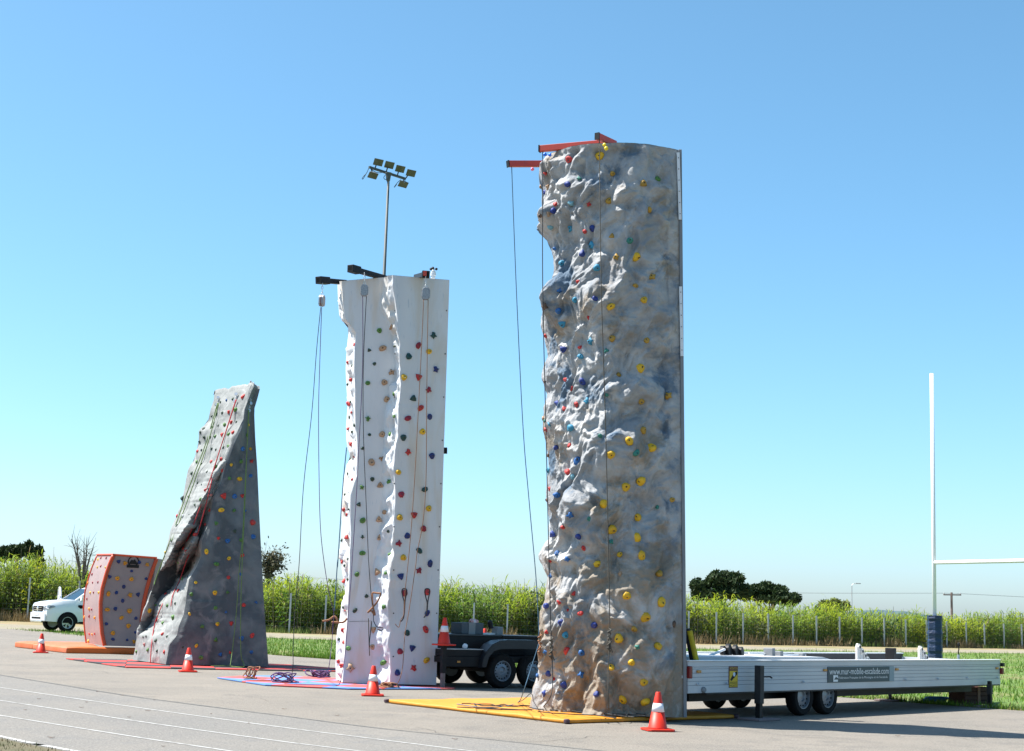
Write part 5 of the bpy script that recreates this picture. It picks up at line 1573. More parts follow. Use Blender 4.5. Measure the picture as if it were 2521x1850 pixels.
# grey wall ropes
def g_pt(f, x, y, Y):
    yy, xx = f(x, y)
    best = None
    for b_ in (bv1, bv2):
        for dx in (0, 3, -3, 6):
            loc, nor, _, dist = b_.ray_cast(EYE, ray(xx + dx, yy))
            if loc is not None:
                if best is None or dist < best: best = dist
                break
    if best is None: return atY(xx, yy, Y)
    return EYE + ray(xx, yy) * (best - .12)
gg = 'ropes of the grey leaning wall'
rope([g_pt(g1, 865, 340, 38.5), g_pt(g1, 760, 700, 38.4), g_pt(g1, 650, 990, 38.2), g_pt(g1, 560, 1230, 38.0), g_pt(g1, 430, 1600, 37.8), g_pt(g2, 380, 500, 37.6), g_pt(g2, 345, 610, 37.6)], rp_green, 'green rope down the outer edge of the pale slab', group=gg, r=.013)
rope([g_pt(g1, 875, 340, 38.5), g_pt(g1, 790, 660, 38.4), g_pt(g1, 680, 980, 38.2), g_pt(g1, 560, 1310, 38.0), g_pt(g1, 450, 1590, 37.9)], rp_green, 'second green rope strand beside the outer edge of the pale slab', group=gg, r=.012)
rope([g_pt(g1, 1030, 310, 38.0), g_pt(g1, 900, 720, 37.7), g_pt(g1, 780, 1080, 37.4), g_pt(g1, 650, 1430, 37.1), g_pt(g2, 700, 130, 36.9), g_pt(g2, 570, 420, 36.8), g_pt(g2, 520, 620, 36.7), g_pt(g2, 420, 850, 36.5), g_pt(g2, 350, 1040, 36.4), g_pt(g2, 318, 1250, 36.4), g_pt(g2, 305, 1440, 36.4)], rp_red, 'red rope running the whole length of the pale slab', group=gg, r=.013)
rope([g_pt(g1, 1035, 310, 38.0), g_pt(g1, 940, 600, 37.8), g_pt(g1, 850, 880, 37.5), g_pt(g1, 780, 1180, 37.2), g_pt(g1, 690, 1500, 36.9), g_pt(g2, 700, 330, 36.7), g_pt(g2, 620, 560, 36.5), g_pt(g2, 545, 720, 36.5), g_pt(g2, 525, 840, 36.5)], rp_red, 'red rope strand crossing the dark cleft of the slab', group=gg, r=.013)
rope([g_pt(g1, 1150, 400, 37.7), g_pt(g1, 1130, 760, 37.5), g_pt(g1, 1110, 1150, 37.2), g_pt(g1, 1090, 1550, 37.0), g_pt(g2, 1260, 400, 36.8), g_pt(g2, 1230, 850, 36.7), g_pt(g2, 1190, 1250, 36.6), g_pt(g2, 1160, 1480, 36.5)], rp_green, 'faint green rope strand down the dark face', group=gg, r=.009)
rope([g_pt(g1, 1145, 400, 37.7), g_pt(g1, 1125, 900, 37.4), g_pt(g1, 1105, 1400, 37.1), g_pt(g2, 1290, 300, 36.9), g_pt(g2, 1272, 900, 36.7), g_pt(g2, 1275, 1350, 36.5), g_pt(g2, 1305, 1450, 36.45), G(597, 1643, .05), G(560, 1640, .05), G(520, 1640, .05)], rp_green, 'green rope down the dark face with its tail on the mat', group=gg, r=.01)

# ================================================================ BALLOONS
def balloon(c, r, colr, label, grp, d=(0, 0, 1)):
    p = [(.012, -1.18), (.05, -1.12), (.03, -1.06), (.3, -.92), (.66, -.62), (.92, -.2), (1.0, .15), (.93, .5), (.7, .8), (.35, .96), (.02, 1.0)]
    o = MB().lathe([(a * r, h * r) for a, h in p], c, d, 16).build('balloon', mat('balloon_' + colr[0], colr[1], .25, trans=.0), smooth=True)
    return tag(o, label, 'balloon', grp)
bY, bB, bP = ('yellow', (.8, .6, .01)), ('blue', (.02, .16, .75)), ('pink', (.85, .18, .3))
bgrp = 'balloons tied under the red beams'
balloon(atY(1488, 357, 22.6 + DT), .03, bY, 'small yellow balloon just below the red beam, upper of the pair', bgrp, (.2, 0, -1))
balloon(atY(1492.5, 366.5, 22.58 + DT), .033, bY, 'lower yellow balloon hanging against the top of the rock face', bgrp, (.3, 0, 1))
balloon(atY(1342, 381, 22.9 + DT), .03, bB, 'darker blue balloon under the red beam, beside the hanging dark rope', bgrp, (-.6, 0, .3))
balloon(atY(1353.5, 382, 22.95 + DT), .028, bB, 'second blue balloon under the red beam, nearer the rock face', bgrp, (.7, 0, .1))
balloon(atY(1311, 417, 24.0 + DT), .03, bP, 'pink balloon hanging under the lowest red beam', bgrp, (-1, 0, .2))

# ================================================================ WHEELS
tyre_m = mat('tyre_rubber', (0.008, 0.008, 0.0085), 0.85, c2=(0.014, 0.0135, 0.013), scale=8, spec=.2)
rim_m = mat('grey_rim', (0.25, 0.28, 0.31), 0.42, 0.5, c2=(0.2, 0.22, 0.25), scale=5)
def wheel(parent, c, axis, r, w, rim_r, holes=14, spokes=0, rimmat=None):
    """axis points out of the vehicle; in the parent's frame"""
    ax = Vector(axis).normalized(); c = Vector(c)
    e = MB().lathe([(rim_r * .98, -w / 2), (r * .9, -w / 2), (r * .97, -w * .38), (r, -w * .2), (r, w * .2), (r * .97, w * .38), (r * .9, w / 2), (rim_r * 1.02, w / 2), (rim_r * .98, w * .42)], c, ax, 36, caps=False)
    e = autosmooth(e.build('wheel', tyre_m, parent, keep=False), 30)
    rm = MB().lathe([(rim_r, -w * .4), (rim_r, w * .44), (rim_r * .93, w * .44), (rim_r * .88, w * .2), (rim_r * .62, w * .26), (rim_r * .42, w * .3), (rim_r * .34, w * .18), (rim_r * .15, w * .18), (.02, w * .2)], c, ax, 28)
    rm = autosmooth(rm.build('rim', rimmat or rim_m, e, keep=False), 30)
    rm.matrix_parent_inverse = Matrix.Identity(4)
    h = MB()
    x = ax.orthogonal().normalized(); y = ax.cross(x)
    if holes:
        for k in range(holes):
            a = 2 * math.pi * k / holes
            h.lathe([(rim_r * .07, 0), (rim_r * .07, .012)], c + ax * (w * .225) + (x * math.cos(a) + y * math.sin(a)) * rim_r * .76, ax, 8)
    if spokes:
        for k in range(spokes):
            a = 2 * math.pi * (k + .5) / spokes
            u, v = x * math.cos(a) + y * math.sin(a), -x * math.sin(a) + y * math.cos(a)
            p = c + ax * (w * .24)
            h.prism([p + u * rim_r * .36 - v * rim_r * .05, p + u * rim_r * .36 + v * rim_r * .05, p + u * rim_r * .85 + v * rim_r * .2, p + u * rim_r * .85 - v * rim_r * .2], ax * .016)
    if h.v:
        h.build('rim_hole', tyre_m, e, keep=False)
    return e

# ================================================================ WHITE TRAILER
rzT = math.atan2(.74, .675)
OT = Vector((2.65, 23.16, 0))
uT = Vector((math.cos(rzT), math.sin(rzT), 0)); vT = Vector((-math.sin(rzT), math.cos(rzT), 0))
wt = empty('white_trailer', OT, 'long low white flatbed trailer with a dark web address panel, behind the tallest rock tower', 'trailer', rz=rzT)
def on_wall(px, py, off=0.0):
    """pixel -> (along, height) on the trailer's near side"""
    d = ray(px, py)
    n = vT
    t = ((OT + vT * off) - EYE).dot(n) / d.dot(n)
    p = EYE + d * t
    return (p - OT).dot(uT), p.z
tr_white = mat('trailer_white', (0.5, 0.52, 0.54), 0.45, c2=(0.45, 0.47, 0.49), scale=1.5, speck=(9, (.5, .51, .52), .7))
tr_dark = mat('trailer_dark', (0.014, 0.014, 0.016), 0.6, c2=(0.024, 0.023, 0.024), scale=3)
LT = 10.65
T0 = 0.13
Zb, Zt = .42, .89
# near side made of pressed planks
zs = [Zb, Zb + .115, Zb + .175, Zb + .235, Zb + .295, Zb + .355, Zt - .085, Zt]
for k in range(len(zs) - 1):
    thick = .05 if k in (0, len(zs) - 2) else .04
    MB().box((T0, -thick / 2 - .0, zs[k] + .002), (LT, .03, zs[k + 1] - .002)).build('side_plank', tr_white, wt, keep=False, bevel=.004)
MB().box((T0 + .01, -.012, Zb + .004), (LT - .01, .02, Zt - .004)).build('side_core', panel_grey, wt, keep=False)
MB().box((T0 - .01, -.045, Zt), (LT + .01, .07, Zt + .016)).build('top_rail', mat('bright_rail', (.78, .78, .78), .35), wt, keep=False, bevel=.005)
MB().box((0.6, -.02, Zb - .02), (LT, .07, Zb)).build('bottom_flange', tr_dark, wt, keep=False)
WTW = 2.15
MB().box((0, WTW - .06, Zb), (LT, WTW, Zt + .04)).build('far_side', tr_dark, wt, keep=False, bevel=.004)
MB().box((0, WTW - .08, Zt + .04), (LT, WTW + .02, Zt + .06)).build('far_rail', mat('bright_rail', (.78, .78, .78), .35), wt, keep=False)
MB().box((LT - .05, .03, Zb), (LT, WTW - .06, Zt - .02)).build('end_board', tr_white, wt, keep=False)
MB().box((T0, .03, Zb), (T0 + .05, WTW - .06, Zt - .02)).build('end_board', tr_white, wt, keep=False)
MB().box((.05, .03, Zb + .22), (LT - .05, WTW - .06, Zb + .26)).build('deck', tr_white, wt, keep=False)
# raised pale cover towards the tower
MB().prism([(0.2, .25, Zt - .1), (5.4, .25, Zt - .1), (4.4, .25, Zt + .05), (.3, .25, Zt + .06)], (0, 1.3, 0)).build('deck_cover', tr_white, wt, keep=False, bevel=.01)
for yy in (.5, 1.6):
    MB().box((.8, yy - .06, Zb - .16), (LT - .3, yy + .06, Zb)).build('chassis_beam', tr_dark, wt, keep=False)
for s_ in (3.49, 4.26):
    MB().tube([(s_, .2, .31), (s_, 1.9, .31)], .04, 8).build('axle', tr_dark, wt, keep=False)
    wheel(wt, (s_, .15, .31), (0, -1, 0), .31, .19, .2, 12)
    wheel(wt, (s_, 1.83, .31), (0, 1, 0), .31, .19, .2, 12)
# jack legs
def jack(x, y, top, plate=True, r=.05):
    j = MB().box((x - r, y - r, .25), (x + r, y + r, top)).build('jack_leg', tr_dark, wt, keep=False, bevel=.006)
    MB().box((x - r * .72, y - r * .72, .03), (x + r * .72, y + r * .72, .5)).build('inner_tube', dark_steel, j, keep=False)
    if plate:
        MB().prism([(x - .3, y - .2, .004), (x + .3, y - .2, .004), (x + .3, y + .2, .004), (x - .3, y + .2, .004)], (0, 0, .03)).build('foot_plate', mat('plate_wood', (.2, .15, .15), .8), j, keep=False, bevel=.005)
    for ch in j.children: ch.matrix_parent_inverse = Matrix.Identity(4)
    return j
jk = jack(1.76, -.2, .83, r=.055)
h_ = MB().tube([(1.81, -.24, .66), (2.0, -.24, .66), (2.0, -.28, .64)], .012, 6).build('crank_handle', dark_steel, jk, keep=False)
h_.matrix_parent_inverse = Matrix.Identity(4)
jack(9.9, -.15, .44, r=.045)
jack(9.7, 1.87, .44, r=.035)
# web address panel
s0, z1 = on_wall(2034, 1643.5); s1, z0 = on_wall(2197, 1675)
z1 = Zt - .1; z0 = z1 - .26
pan = MB().box((s0, -.034, z0), (s1, -.024, z1)).build('web_panel', mat('dark_slate_panel', (.03, .055, .07), .5), wt, keep=False)
tag(pan, 'dark slate panel with white web address lettering')
MB().box((s1 - .17, -.036, z0 + .002), (s1 - .002, -.0342, z1 - .002)).build('pale_end_stripe', mat('grey_blue_print', (.2, .27, .31), .5), pan, keep=False)
lt_m = mat('white_lettering', (.68, .72, .74), .5)
def lettering(body, x0, x1, zc, hh, yy, parent, m_):
    v, f = text_mesh(body, 1.0)
    xs = [p[0] for p in v]; ys = [p[1] for p in v]
    kx = (x1 - x0) / (max(xs) - min(xs)); ky = hh / (max(ys) - min(ys))
    V = [(x0 + (p[0] - min(xs)) * kx, yy, zc - hh / 2 + (p[1] - min(ys)) * ky) for p in v]
    o = ob('lettering', V, f, m_, parent, keep=False)
    o.matrix_parent_inverse = Matrix.Identity(4)
    return o
W_ = s1 - s0
lettering('www.mur-mobile-escalade.com', s0 + W_ * .02, s1 - .2, z1 - .075, .105, -.0365, pan, lt_m)
lettering('Fédération Française de la Montagne et de l\'escalade', s0 + W_ * .15, s1 - .24, z0 + .075, .052, -.0365, pan, lt_m)
lg = MB()
lg.prism([(s0 + W_ * .075, -.0365, z0 + .015), (s0 + W_ * .14, -.0365, z0 + .015), (s0 + W_ * .14, -.0365, z0 + .122), (s0 + W_ * .075, -.0365, z0 + .122)], (0, -.001, 0))
lg.build('logo', lt_m, pan, keep=False)
MB().prism([(s0 + W_ * .085, -.038, z0 + .05), (s0 + W_ * .14, -.038, z0 + .05), (s0 + W_ * .14, -.038, z0 + .07), (s0 + W_ * .112, -.038, z0 + .1)], (0, -.001, 0)).build('logo_peak', mat('dark_slate_panel', (.03, .055, .07), .5), pan, keep=False)
# warning sticker
a0, _ = on_wall(1791, 1665); a1, _ = on_wall(1812.5, 1665)
zt_, zb_ = Zt - .075, Zb + .07
stk = MB().box((a0, -.031, zb_), (a1, -.023, zt_)).build('warning_sticker', mat('dark_red_print', (.1, .025, .03), .5), wt, keep=False)
MB().box((a0 + .008, -.0325, zb_ + .01), (a1 - .008, -.0312, zb_ + (zt_ - zb_) * .78)).build('yellow_field', mat('yellow_print', (.62, .42, .02), .5), stk, keep=False)
wv_ = a1 - a0
MB().prism([(a0 + wv_ * .1, -.0335, zb_ + .12), (a0 + wv_ * .25, -.0335, zb_ + .1), (a0 + wv_ * .9, -.0335, zb_ + .2), (a0 + wv_ * .9, -.0335, zb_ + .25), (a0 + wv_ * .5, -.0335, zb_ + .22)], (0, -.0005, 0)).build('dark_mark', dark_steel, stk, keep=False)
MB().lathe([(.032, 0), (.032, .001)], (a0 + wv_ * .55, -.0345, zb_ + .2), (0, -1, 0), 14).build('pale_disc', mat('pale_print', (.6, .68, .78), .5), stk, keep=False)
lettering('ATTENTION', a0 + .012, a1 - .012, zt_ - .035, .035, -.0318, stk, mat('yellow_print', (.62, .42, .02), .5))
lettering('ANGLES', a0 + .02, a1 - .02, zb_ + .075, .034, -.0336, stk, dark_steel)
lettering('MORTS', a0 + .02, a1 - .02, zb_ + .03, .034, -.0336, stk, dark_steel)
# markers, lamps, hooks
amber = mat('amber_marker', (.5, .24, .05), .35)
for px in (1716, 2027, 2204, 2451):
    s_, z_ = on_wall(px, 1655)
    MB().box((s_ - .05, -.05, Zt - .17), (s_ + .05, -.02, Zt - .13)).build('side_marker', amber, wt, keep=False, bevel=.01)
s_, z_ = on_wall(1694, 1669)
MB().box((T0 - .02, -.07, Zb + .22), (T0 + .05, .0, Zb + .4)).build('tail_lamp', mat('dark_red_lens', (.16, .01, .012), .3), wt, keep=False, bevel=.015)
MB().box((LT - .02, -.08, Zb + .2), (LT + .06, -.01, Zb + .32)).build('tail_lamp', mat('dark_red_lens', (.16, .01, .012), .3), wt, keep=False, bevel=.015)
MB().box((LT + .0, -.08, Zb + .35), (LT + .1, -.01, Zb + .42)).build('lamp_arm', dark_steel, wt, keep=False, bevel=.01)
for px in (1713, 1783, 1972, 2224, 2304, 2377, 2451):
    s_, z_ = on_wall(px, 1680)
    MB().tube([(s_ - .02, -.03, Zb + .15), (s_ - .012, -.055, Zb + .125), (s_ + .012, -.055, Zb + .125), (s_ + .02, -.03, Zb + .15)], .008, 5).build('lashing_hook', alu_m, wt, keep=False)
s_, z_ = on_wall(1727, 1698)
MB().lathe([(.045, 0), (.045, .03), (.03, .05)], (s_, -.02, Zb + .05), (0, -1, 0), 12).build('socket', panel_grey, wt, keep=False)
# pulley plates standing on the rails
def pulley_plate(s_, n, y=.35, h0=.28):
    b_ = MB()
    for k in range(n):
        hh = h0 - .075 * k
        x = s_ + .1 * k
        pts = [(x - .06, y, Zt - .15), (x + .06, y, Zt - .15), (x + .06, y, Zt + hh - .06), (x + .03, y, Zt + hh), (x - .03, y, Zt + hh), (x - .06, y, Zt + hh - .06)]
        b_.prism(pts, (0, .04, 0))
        b_.lathe([(.028, 0), (.045, 0), (.045, .02), (.028, .02)], (x, y - .001, Zt + hh - .06), (0, -1, 0), 12)
    o = b_.build('pulley_plate', mat('pale_bracket', (.6, .58, .56), .5), wt, keep=False)
    hb = MB()
    for k in range(n):
        hb.lathe([(.026, 0), (.026, .004)], (s_ + .1 * k, y - .022, Zt + h0 - .075 * k - .06), (0, -1, 0), 10)
    hb.build('pulley_bore', dark_steel, o, keep=False)
s_, _ = on_wall(2115, 1620, .35); pulley_plate(s_, 4)
s_, _ = on_wall(2268, 1620, .35); pulley_plate(s_, 3, h0=.25)
s_, _ = on_wall(2193, 1615, 1.6)
MB().box((s_ - .05, 1.5, Zt - .1), (s_ + .05, 1.7, Zt + .17)).build('rear_stop', dark_steel, wt, keep=False, bevel=.01)
# coupling gear lying on the cover: dark discs and white rods
s_, _ = on_wall(1780, 1618, .9)
for k, (dx, rr_) in enumerate(((0, .09), (.16, .11), (.36, .1), (.52, .08))):
    MB().lathe([(.02, -.03), (rr_, -.03), (rr_, .03), (.02, .03)], (s_ + dx, .9, Zt + .06 + rr_ * .6), (.3, -1, .1), 16).build('rope_drum', dark_steel, wt, keep=False)
MB().tube([(s_ - .6, .8, Zt + .03), (s_ - .1, .8, Zt + .15)], .02, 6).build('white_rod', mat('bright_rail', (.78, .78, .78), .35), wt, keep=False)
MB().tube([(s_ + .6, .8, Zt + .09), (s_ + 2.2, .7, Zt + .06)], .018, 6).build('white_rod', mat('bright_rail', (.78, .78, .78), .35), wt, keep=False)
for px, hh in ((1895, .18), (1915, .13), (1970, .1)):
    s_, _ = on_wall(px, 1618, .7)
    MB().box((s_ - .04, .62, Zt), (s_ + .05, .8, Zt + hh)).build('latch_block', panel_grey, wt, keep=False, bevel=.012)
# drawbar with jockey wheel and crank
db = MB()
db.beam((LT - .1, .4, .5), (LT + 1.35, 1.05, .5), .1, .12).beam((LT - .1, 1.75, .5), (LT + 1.35, 1.1, .5), .1, .12).beam((LT + 1.3, 1.075, .5), (LT + 1.7, 1.075, .52), .12, .12)
db.build('drawbar', tr_dark, wt, keep=False)
jx, jy = 11.2, 1.13
jw = MB().tube([(jx, jy, .2), (jx, jy, .95)], .03, 8).build('jockey_post', alu_m, wt, keep=False)
wheel(wt, (jx - .05, jy, .115), (.35, -.94, 0), .112, .06, .065, 0)
MB().tube([(jx, jy, .95), (jx, jy, 1.02), (jx - .18, jy - .1, 1.05), (jx - .18, jy - .1, 1.15)], .012, 6).lathe([(.02, 0), (.028, .02), (.028, .06), (.015, .08)], (jx - .18, jy - .1, 1.12), n=8).build('jockey_crank', dark_steel, wt, keep=False)
# padded hydraulic strut beside the tower
ya, yb = atY(1691, 1548, 23.6), atY(1708, 1637, 23.6)
inv_ = world_of(wt).inverted()
stv = MB().tube([inv_ @ ya, inv_ @ yb], .05, 10).build('hydraulic_strut', dark_steel, wt, keep=False)
MB().tube([inv_ @ (ya + Vector((.035, -.03, -.03))), inv_ @ (yb + Vector((.035, -.03, .05)))], .045, 10).build('yellow_pad', mat('yellow_pad', (.5, .4, .01), .7, c2=(.35, .27, .01), scale=8), stv, keep=False).matrix_parent_inverse = Matrix.Identity(4)
for o in wt.children_recursive:
    o.matrix_parent_inverse = Matrix.Identity(4)

# things lying by the trailer
c = G(2295, 1729, .0)
bm_ = MB()
for k in range(7):
    pts = [Vector((c.x + (.2 + .02 * (k % 3)) * math.cos(a) + .02 * k, c.y + (.16 + .015 * (k % 2)) * math.sin(a), .02 + .013 * k)) for a in [2 * math.pi * q / 20 for q in range(21)]]
    bm_.tube(pts, .014, 5)
tag(bm_.build('hose_coil', mat('blue_hose', (.02, .11, .3), .5), smooth=True, fix=False), 'coiled blue hose on the asphalt under the white trailer', 'hose')
cb = G(2388, 1734)
crt = empty('wooden_crate', cb, 'dark red-brown wooden crate on the grass under the trailer end', 'crate', rz=.5)
cw = mat('red_brown_wood', (.085, .035, .024), .85, c2=(.05, .024, .018), scale=4, bump=(20, .4))
for k in range(4):
    MB().box((-.36, -.22, .01 + .085 * k), (.36, -.2, .085 + .085 * k)).build('slat', cw, crt, keep=False, bevel=.004)
    MB().box((-.36, .2, .01 + .085 * k), (.36, .22, .085 + .085 * k)).build('slat', cw, crt, keep=False, bevel=.004)
for x in (-.36, .34):
    MB().box((x, -.2, .01), (x + .02, .2, .345)).build('end_board', cw, crt, keep=False)
MB().box((-.02, -.235, .01), (.05, -.221, .35)).build('batten', mat('pale_batten', (.22, .12, .08), .8), crt, keep=False)
MB().box((-.33, -.19, .3), (.33, .19, .32)).build('lid', cw, crt, keep=False)
for o in crt.children_recursive: o.matrix_parent_inverse = Matrix.Identity(4)

# ================================================================ BLACK TRAILER
rzB = math.atan2(.57, .82)
OBt = Vector((-.04, 31.5, 0))
bt_ = empty('black_trailer', OBt, 'black twin-axle trailer with mudguards standing behind the white tower', 'trailer', rz=rzB)
uB = Vector((math.cos(rzB), math.sin(rzB), 0)); vB = Vector((-math.sin(rzB), math.cos(rzB), 0))
def on_b(px, py, off=0.0):
    d = ray(px, py)
    t = ((OBt + vB * off) - EYE).dot(vB) / d.dot(vB)
    p = EYE + d * t
    return (p - OBt).dot(uB), p.z
blk = dark_steel
blue_blk = mat('glossy_black_mudguard', (.01, .012, .016), .3, c2=(.014, .016, .02), scale=4)
for s_ in (0.0, .78):
    wheel(bt_, (s_, 0, .345), (0, -1, 0), .345, .21, .205, 15)
    wheel(bt_, (s_, 1.9, .345), (0, 1, 0), .345, .21, .205, 15)
    MB().tube([(s_, .05, .345), (s_, 1.85, .345)], .05, 8).build('axle', blk, bt_, keep=False)
# mudguard: arch, flat top and apron
prof = [(-.56, .40), (-.54, .55), (-.46, .7), (-.32, .84), (-.14, .915), (.05, .935), (.75, .935), (1.0, .9), (1.2, .76), (1.33, .55), (1.35, .40)]
for y0, y1 in ((-.16, .16), (1.74, 2.06)):
    gq = MB()
    for (x0, z0), (x1, z1) in zip(prof, prof[1:]):
        gq.add([(x0, y0, z0), (x1, y0, z1), (x1, y1, z1), (x0, y1, z0), (x0, y0, z0 + .03), (x1, y0, z1 + .03), (x1, y1, z1 + .03), (x0, y1, z0 + .03)],
               [(0, 3, 2, 1), (4, 5, 6, 7), (0, 1, 5, 4), (2, 3, 7, 6)])
    g_ = gq.build('mudguard', blue_blk, bt_, keep=False, fix=False)
    yy = y0 if y0 < 0 else y1
    MB().prism([(-.56, yy, .42), (-.54, yy, .56), (-.46, yy, .71), (-.32, yy, .85), (-.14, yy, .925), (.05, yy, .945), (.75, yy, .945), (1.0, yy, .91), (1.2, yy, .77), (1.33, yy, .56),
                (1.27, yy, .56), (1.13, yy, .72), (.95, yy, .78), (.4, yy, .79), (-.1, yy, .78), (-.28, yy, .74), (-.4, yy, .62), (-.46, yy, .42)], (0, -.012 if y0 < 0 else .012, 0)).build('mudguard_apron', blue_blk, g_, keep=False)
sR0 = on_b(1094, 1610, -.05)[0]
MB().box((sR0, -.05, .42), (-.5, .05, .62)).build('side_rail', blk, bt_, keep=False, bevel=.008)
MB().box((1.36, .0, .45), (5.5, .1, .72)).build('side_rail', blk, bt_, keep=False, bevel=.008)
MB().box((-1.95, 1.85, .45), (5.5, 1.95, .72)).build('side_rail', blk, bt_, keep=False, bevel=.008)
MB().box((sR0, .06, .5), (5.4, 1.84, .62)).build('chassis', blk, bt_, keep=False)
stp = MB().box((sR0 + .02, -.04, .625), (-.45, .42, .752)).build('side_step', blk, bt_, keep=False, bevel=.006)
MB().box((sR0 + .02, -.05, .753), (-.45, .43, .768)).build('step_plate', mat('worn_alloy_step', (.5, .5, .5), .35, .5, c2=(.35, .35, .36), scale=5), stp, keep=False)
MB().box((sR0 + .1, .45, .63), (1.25, 1.6, 1.02)).build('equipment_well', blk, bt_, keep=False, bevel=.01)
MB().box((sR0 + .05, .42, 1.02), (.3, 1.62, 1.045)).build('deck_plate', mat('dark_deck', (.06, .065, .07), .4, .4), bt_, keep=False)
MB().box((.32, .42, .99), (1.6, 1.62, 1.035)).build('deck_plate', blk, bt_, keep=False)
s_, z_ = on_b(1126, 1615)
MB().box((s_ - .035, -.062, .5), (s_ + .035, -.045, .535)).build('side_marker', amber, bt_, keep=False)
s_, z_ = on_b(1322, 1592, -.17)
# tail leg near the white tower
jl0, _ = on_b(1090, 1660, -.12)
j_ = MB().box((jl0 - .045, -.165, .3), (jl0 + .045, -.075, .8)).build('jack_leg', blk, bt_, keep=False)
MB().box((jl0 - .035, -.155, .0), (jl0 + .035, -.085, .32)).build('inner_tube', mat('worn_steel_tube', (.22, .19, .19), .6, .3, c2=(.14, .11, .1), scale=12), j_, keep=False)
MB().box((jl0 - .075, -.2, .8), (jl0 + .075, -.04, .825)).build('top_cap', blk, j_, keep=False)
# strut that raises the tower
MB().beam((-1.9, .8, 1.02), (-2.25, .9, 1.85), .12, .16).build('lifting_strut', blk, bt_, keep=False)
# toolbox, lamp and white cloth
for o in bt_.children_recursive: o.matrix_parent_inverse = Matrix.Identity(4)
def b_world(s_, y, z): return OBt + uB * s_ + vB * y + Vector((0, 0, z))
sb, zb = on_b(1150, 1559, .9)
bx_ = empty('battery_box', b_world(sb, .9, 1.046), 'dark grey battery box with a pale strap on the black trailer', 'box', rz=rzB)
MB().box((-.27, -.2, 0), (.27, .2, .225)).build('box_body', mat('dark_blue_grey_plastic', (.07, .085, .1), .5), bx_, keep=False, bevel=.012)
MB().box((-.1, -.21, -.0), (.06, .21, .232)).build('strap', mat('grey_strap', (.25, .26, .26), .8), bx_, keep=False)
for o in bx_.children: o.matrix_parent_inverse = Matrix.Identity(4)
q = MB()
for k in range(5):
    p = b_world(sb + .12 + .07 * math.cos(k * 1.9), .85 + .08 * math.sin(k * 2.3), 1.285 + .02 * (k % 2))
    q.lathe([(.01, -.04), (.05, -.02), (.055, .02), (.02, .04)], p, (random.uniform(-1, 1), random.uniform(-1, 1), .6), 8)
tag(q.build('remote_control', mat('red_white_plastic', (.6, .12, .08), .5, c2=(.7, .68, .68), scale=9)), 'small red and white cable bundle lying on the battery box', 'cable')
sb2, _ = on_b(1210, 1552, .9)
mt_ = empty('winch_motor', b_world(sb2, .8, 1.036), 'small black and grey winch motor on the black trailer deck', 'winch', rz=rzB)
MB().box((.0, -.1, 0), (.16, .1, .17)).build('gearbox', mat('grey_strap', (.25, .26, .26), .8), mt_, keep=False, bevel=.015)
MB().lathe([(.02, 0), (.055, .0), (.055, .14), (.02, .17)], (-.08, 0, .13), (-.2, .1, 1), 12).build('motor_head', blk, mt_, keep=False)
MB().box((-.5, -.04, .0), (.12, .04, .04)).build('guide_rail', mat('bright_rail', (.78, .78, .78), .35), mt_, keep=False)
for o in mt_.children: o.matrix_parent_inverse = Matrix.Identity(4)
sb3, _ = on_b(1146, 1596, .1)
tag(MB().lathe([(.005, -.05), (.045, -.04), (.055, 0), (.04, .045), (.005, .055)], b_world(sb3, .12, .815), (.4, .2, 1), 10).build('white_bag', mat('white_cloth', (.75, .78, .8), .8), smooth=True), 'crumpled white cloth on the alloy step of the black trailer', 'cloth')
sc_, _ = on_b(1101, 1598, -.12)
cn = cone_at(b_world(jl0, -.12, .826), 'orange traffic cone perched on the jack leg of the black trailer', rz=.7)
cn.scale = (.96, .96, 1.04)
sc2, _ = on_b(1243, 1560, 1.0)
cone_at(b_world(sc2, 1.75, .63), 'orange traffic cone behind the deck of the black trailer, only its tip showing', rz=.2)

# ================================================================ RUGBY GOAL
gp = atY(2302, 1600, 36.0); gp = Vector((gp.x, 36.0, 0))
gr = empty('rugby_goal', gp, 'white rugby goal post with a navy padded foot', 'goal post')
wpost = mat('white_gloss_paint', (.78, .78, .78), .4)
gtop = atY(2291.5, 920, 36.0)
cdir = Vector((.43, -.9, 0)).normalized()
gp2 = gp + cdir * 5.6
for b_ in (gp, gp2):
    MB().tube([b_ + Vector((0, 0, 0)), Vector((b_.x + (gtop.x - gp.x) * .5, b_.y, gtop.z))], .047, 14).build('upright', wpost, gr, smooth=True)
zc = atY(2302, 1385.5, 36.0).z
MB().tube([gp + Vector((0, 0, zc)), gp2 + Vector((0, 0, zc))], .045, 12).build('crossbar', wpost, gr, smooth=True)
navy = mat('navy_vinyl_pad', (.005, .02, .065), .55, c2=(.009, .035, .1), scale=3, bump=(5, .6, .06), stretch=(1, 1, 3))
for b_ in (gp, gp2):
    pd = MB()
    h = atY(2305, 1516, 36.0).z
    rows = 26
    for i in range(rows + 1):
        z = .02 + (h - .02) * i / rows
        w = .165 + .007 * math.sin(i * 2.3) + .004 * math.sin(i * 5.1)
        rot = .55
        for k in range(8):
            a = rot + 2 * math.pi * k / 8
            r = w * (1.15 if k % 2 == 0 else 1.02)
            pd.v.append(Vector((b_.x + r * math.cos(a), b_.y + r * math.sin(a), z)))
    for i in range(rows):
        for k in range(8):
            pd.f.append((i * 8 + k, i * 8 + (k + 1) % 8, (i + 1) * 8 + (k + 1) % 8, (i + 1) * 8 + k))
    pd.f.append(tuple(rows * 8 + k for k in range(8)))
    pd.build('post_pad', navy, gr)

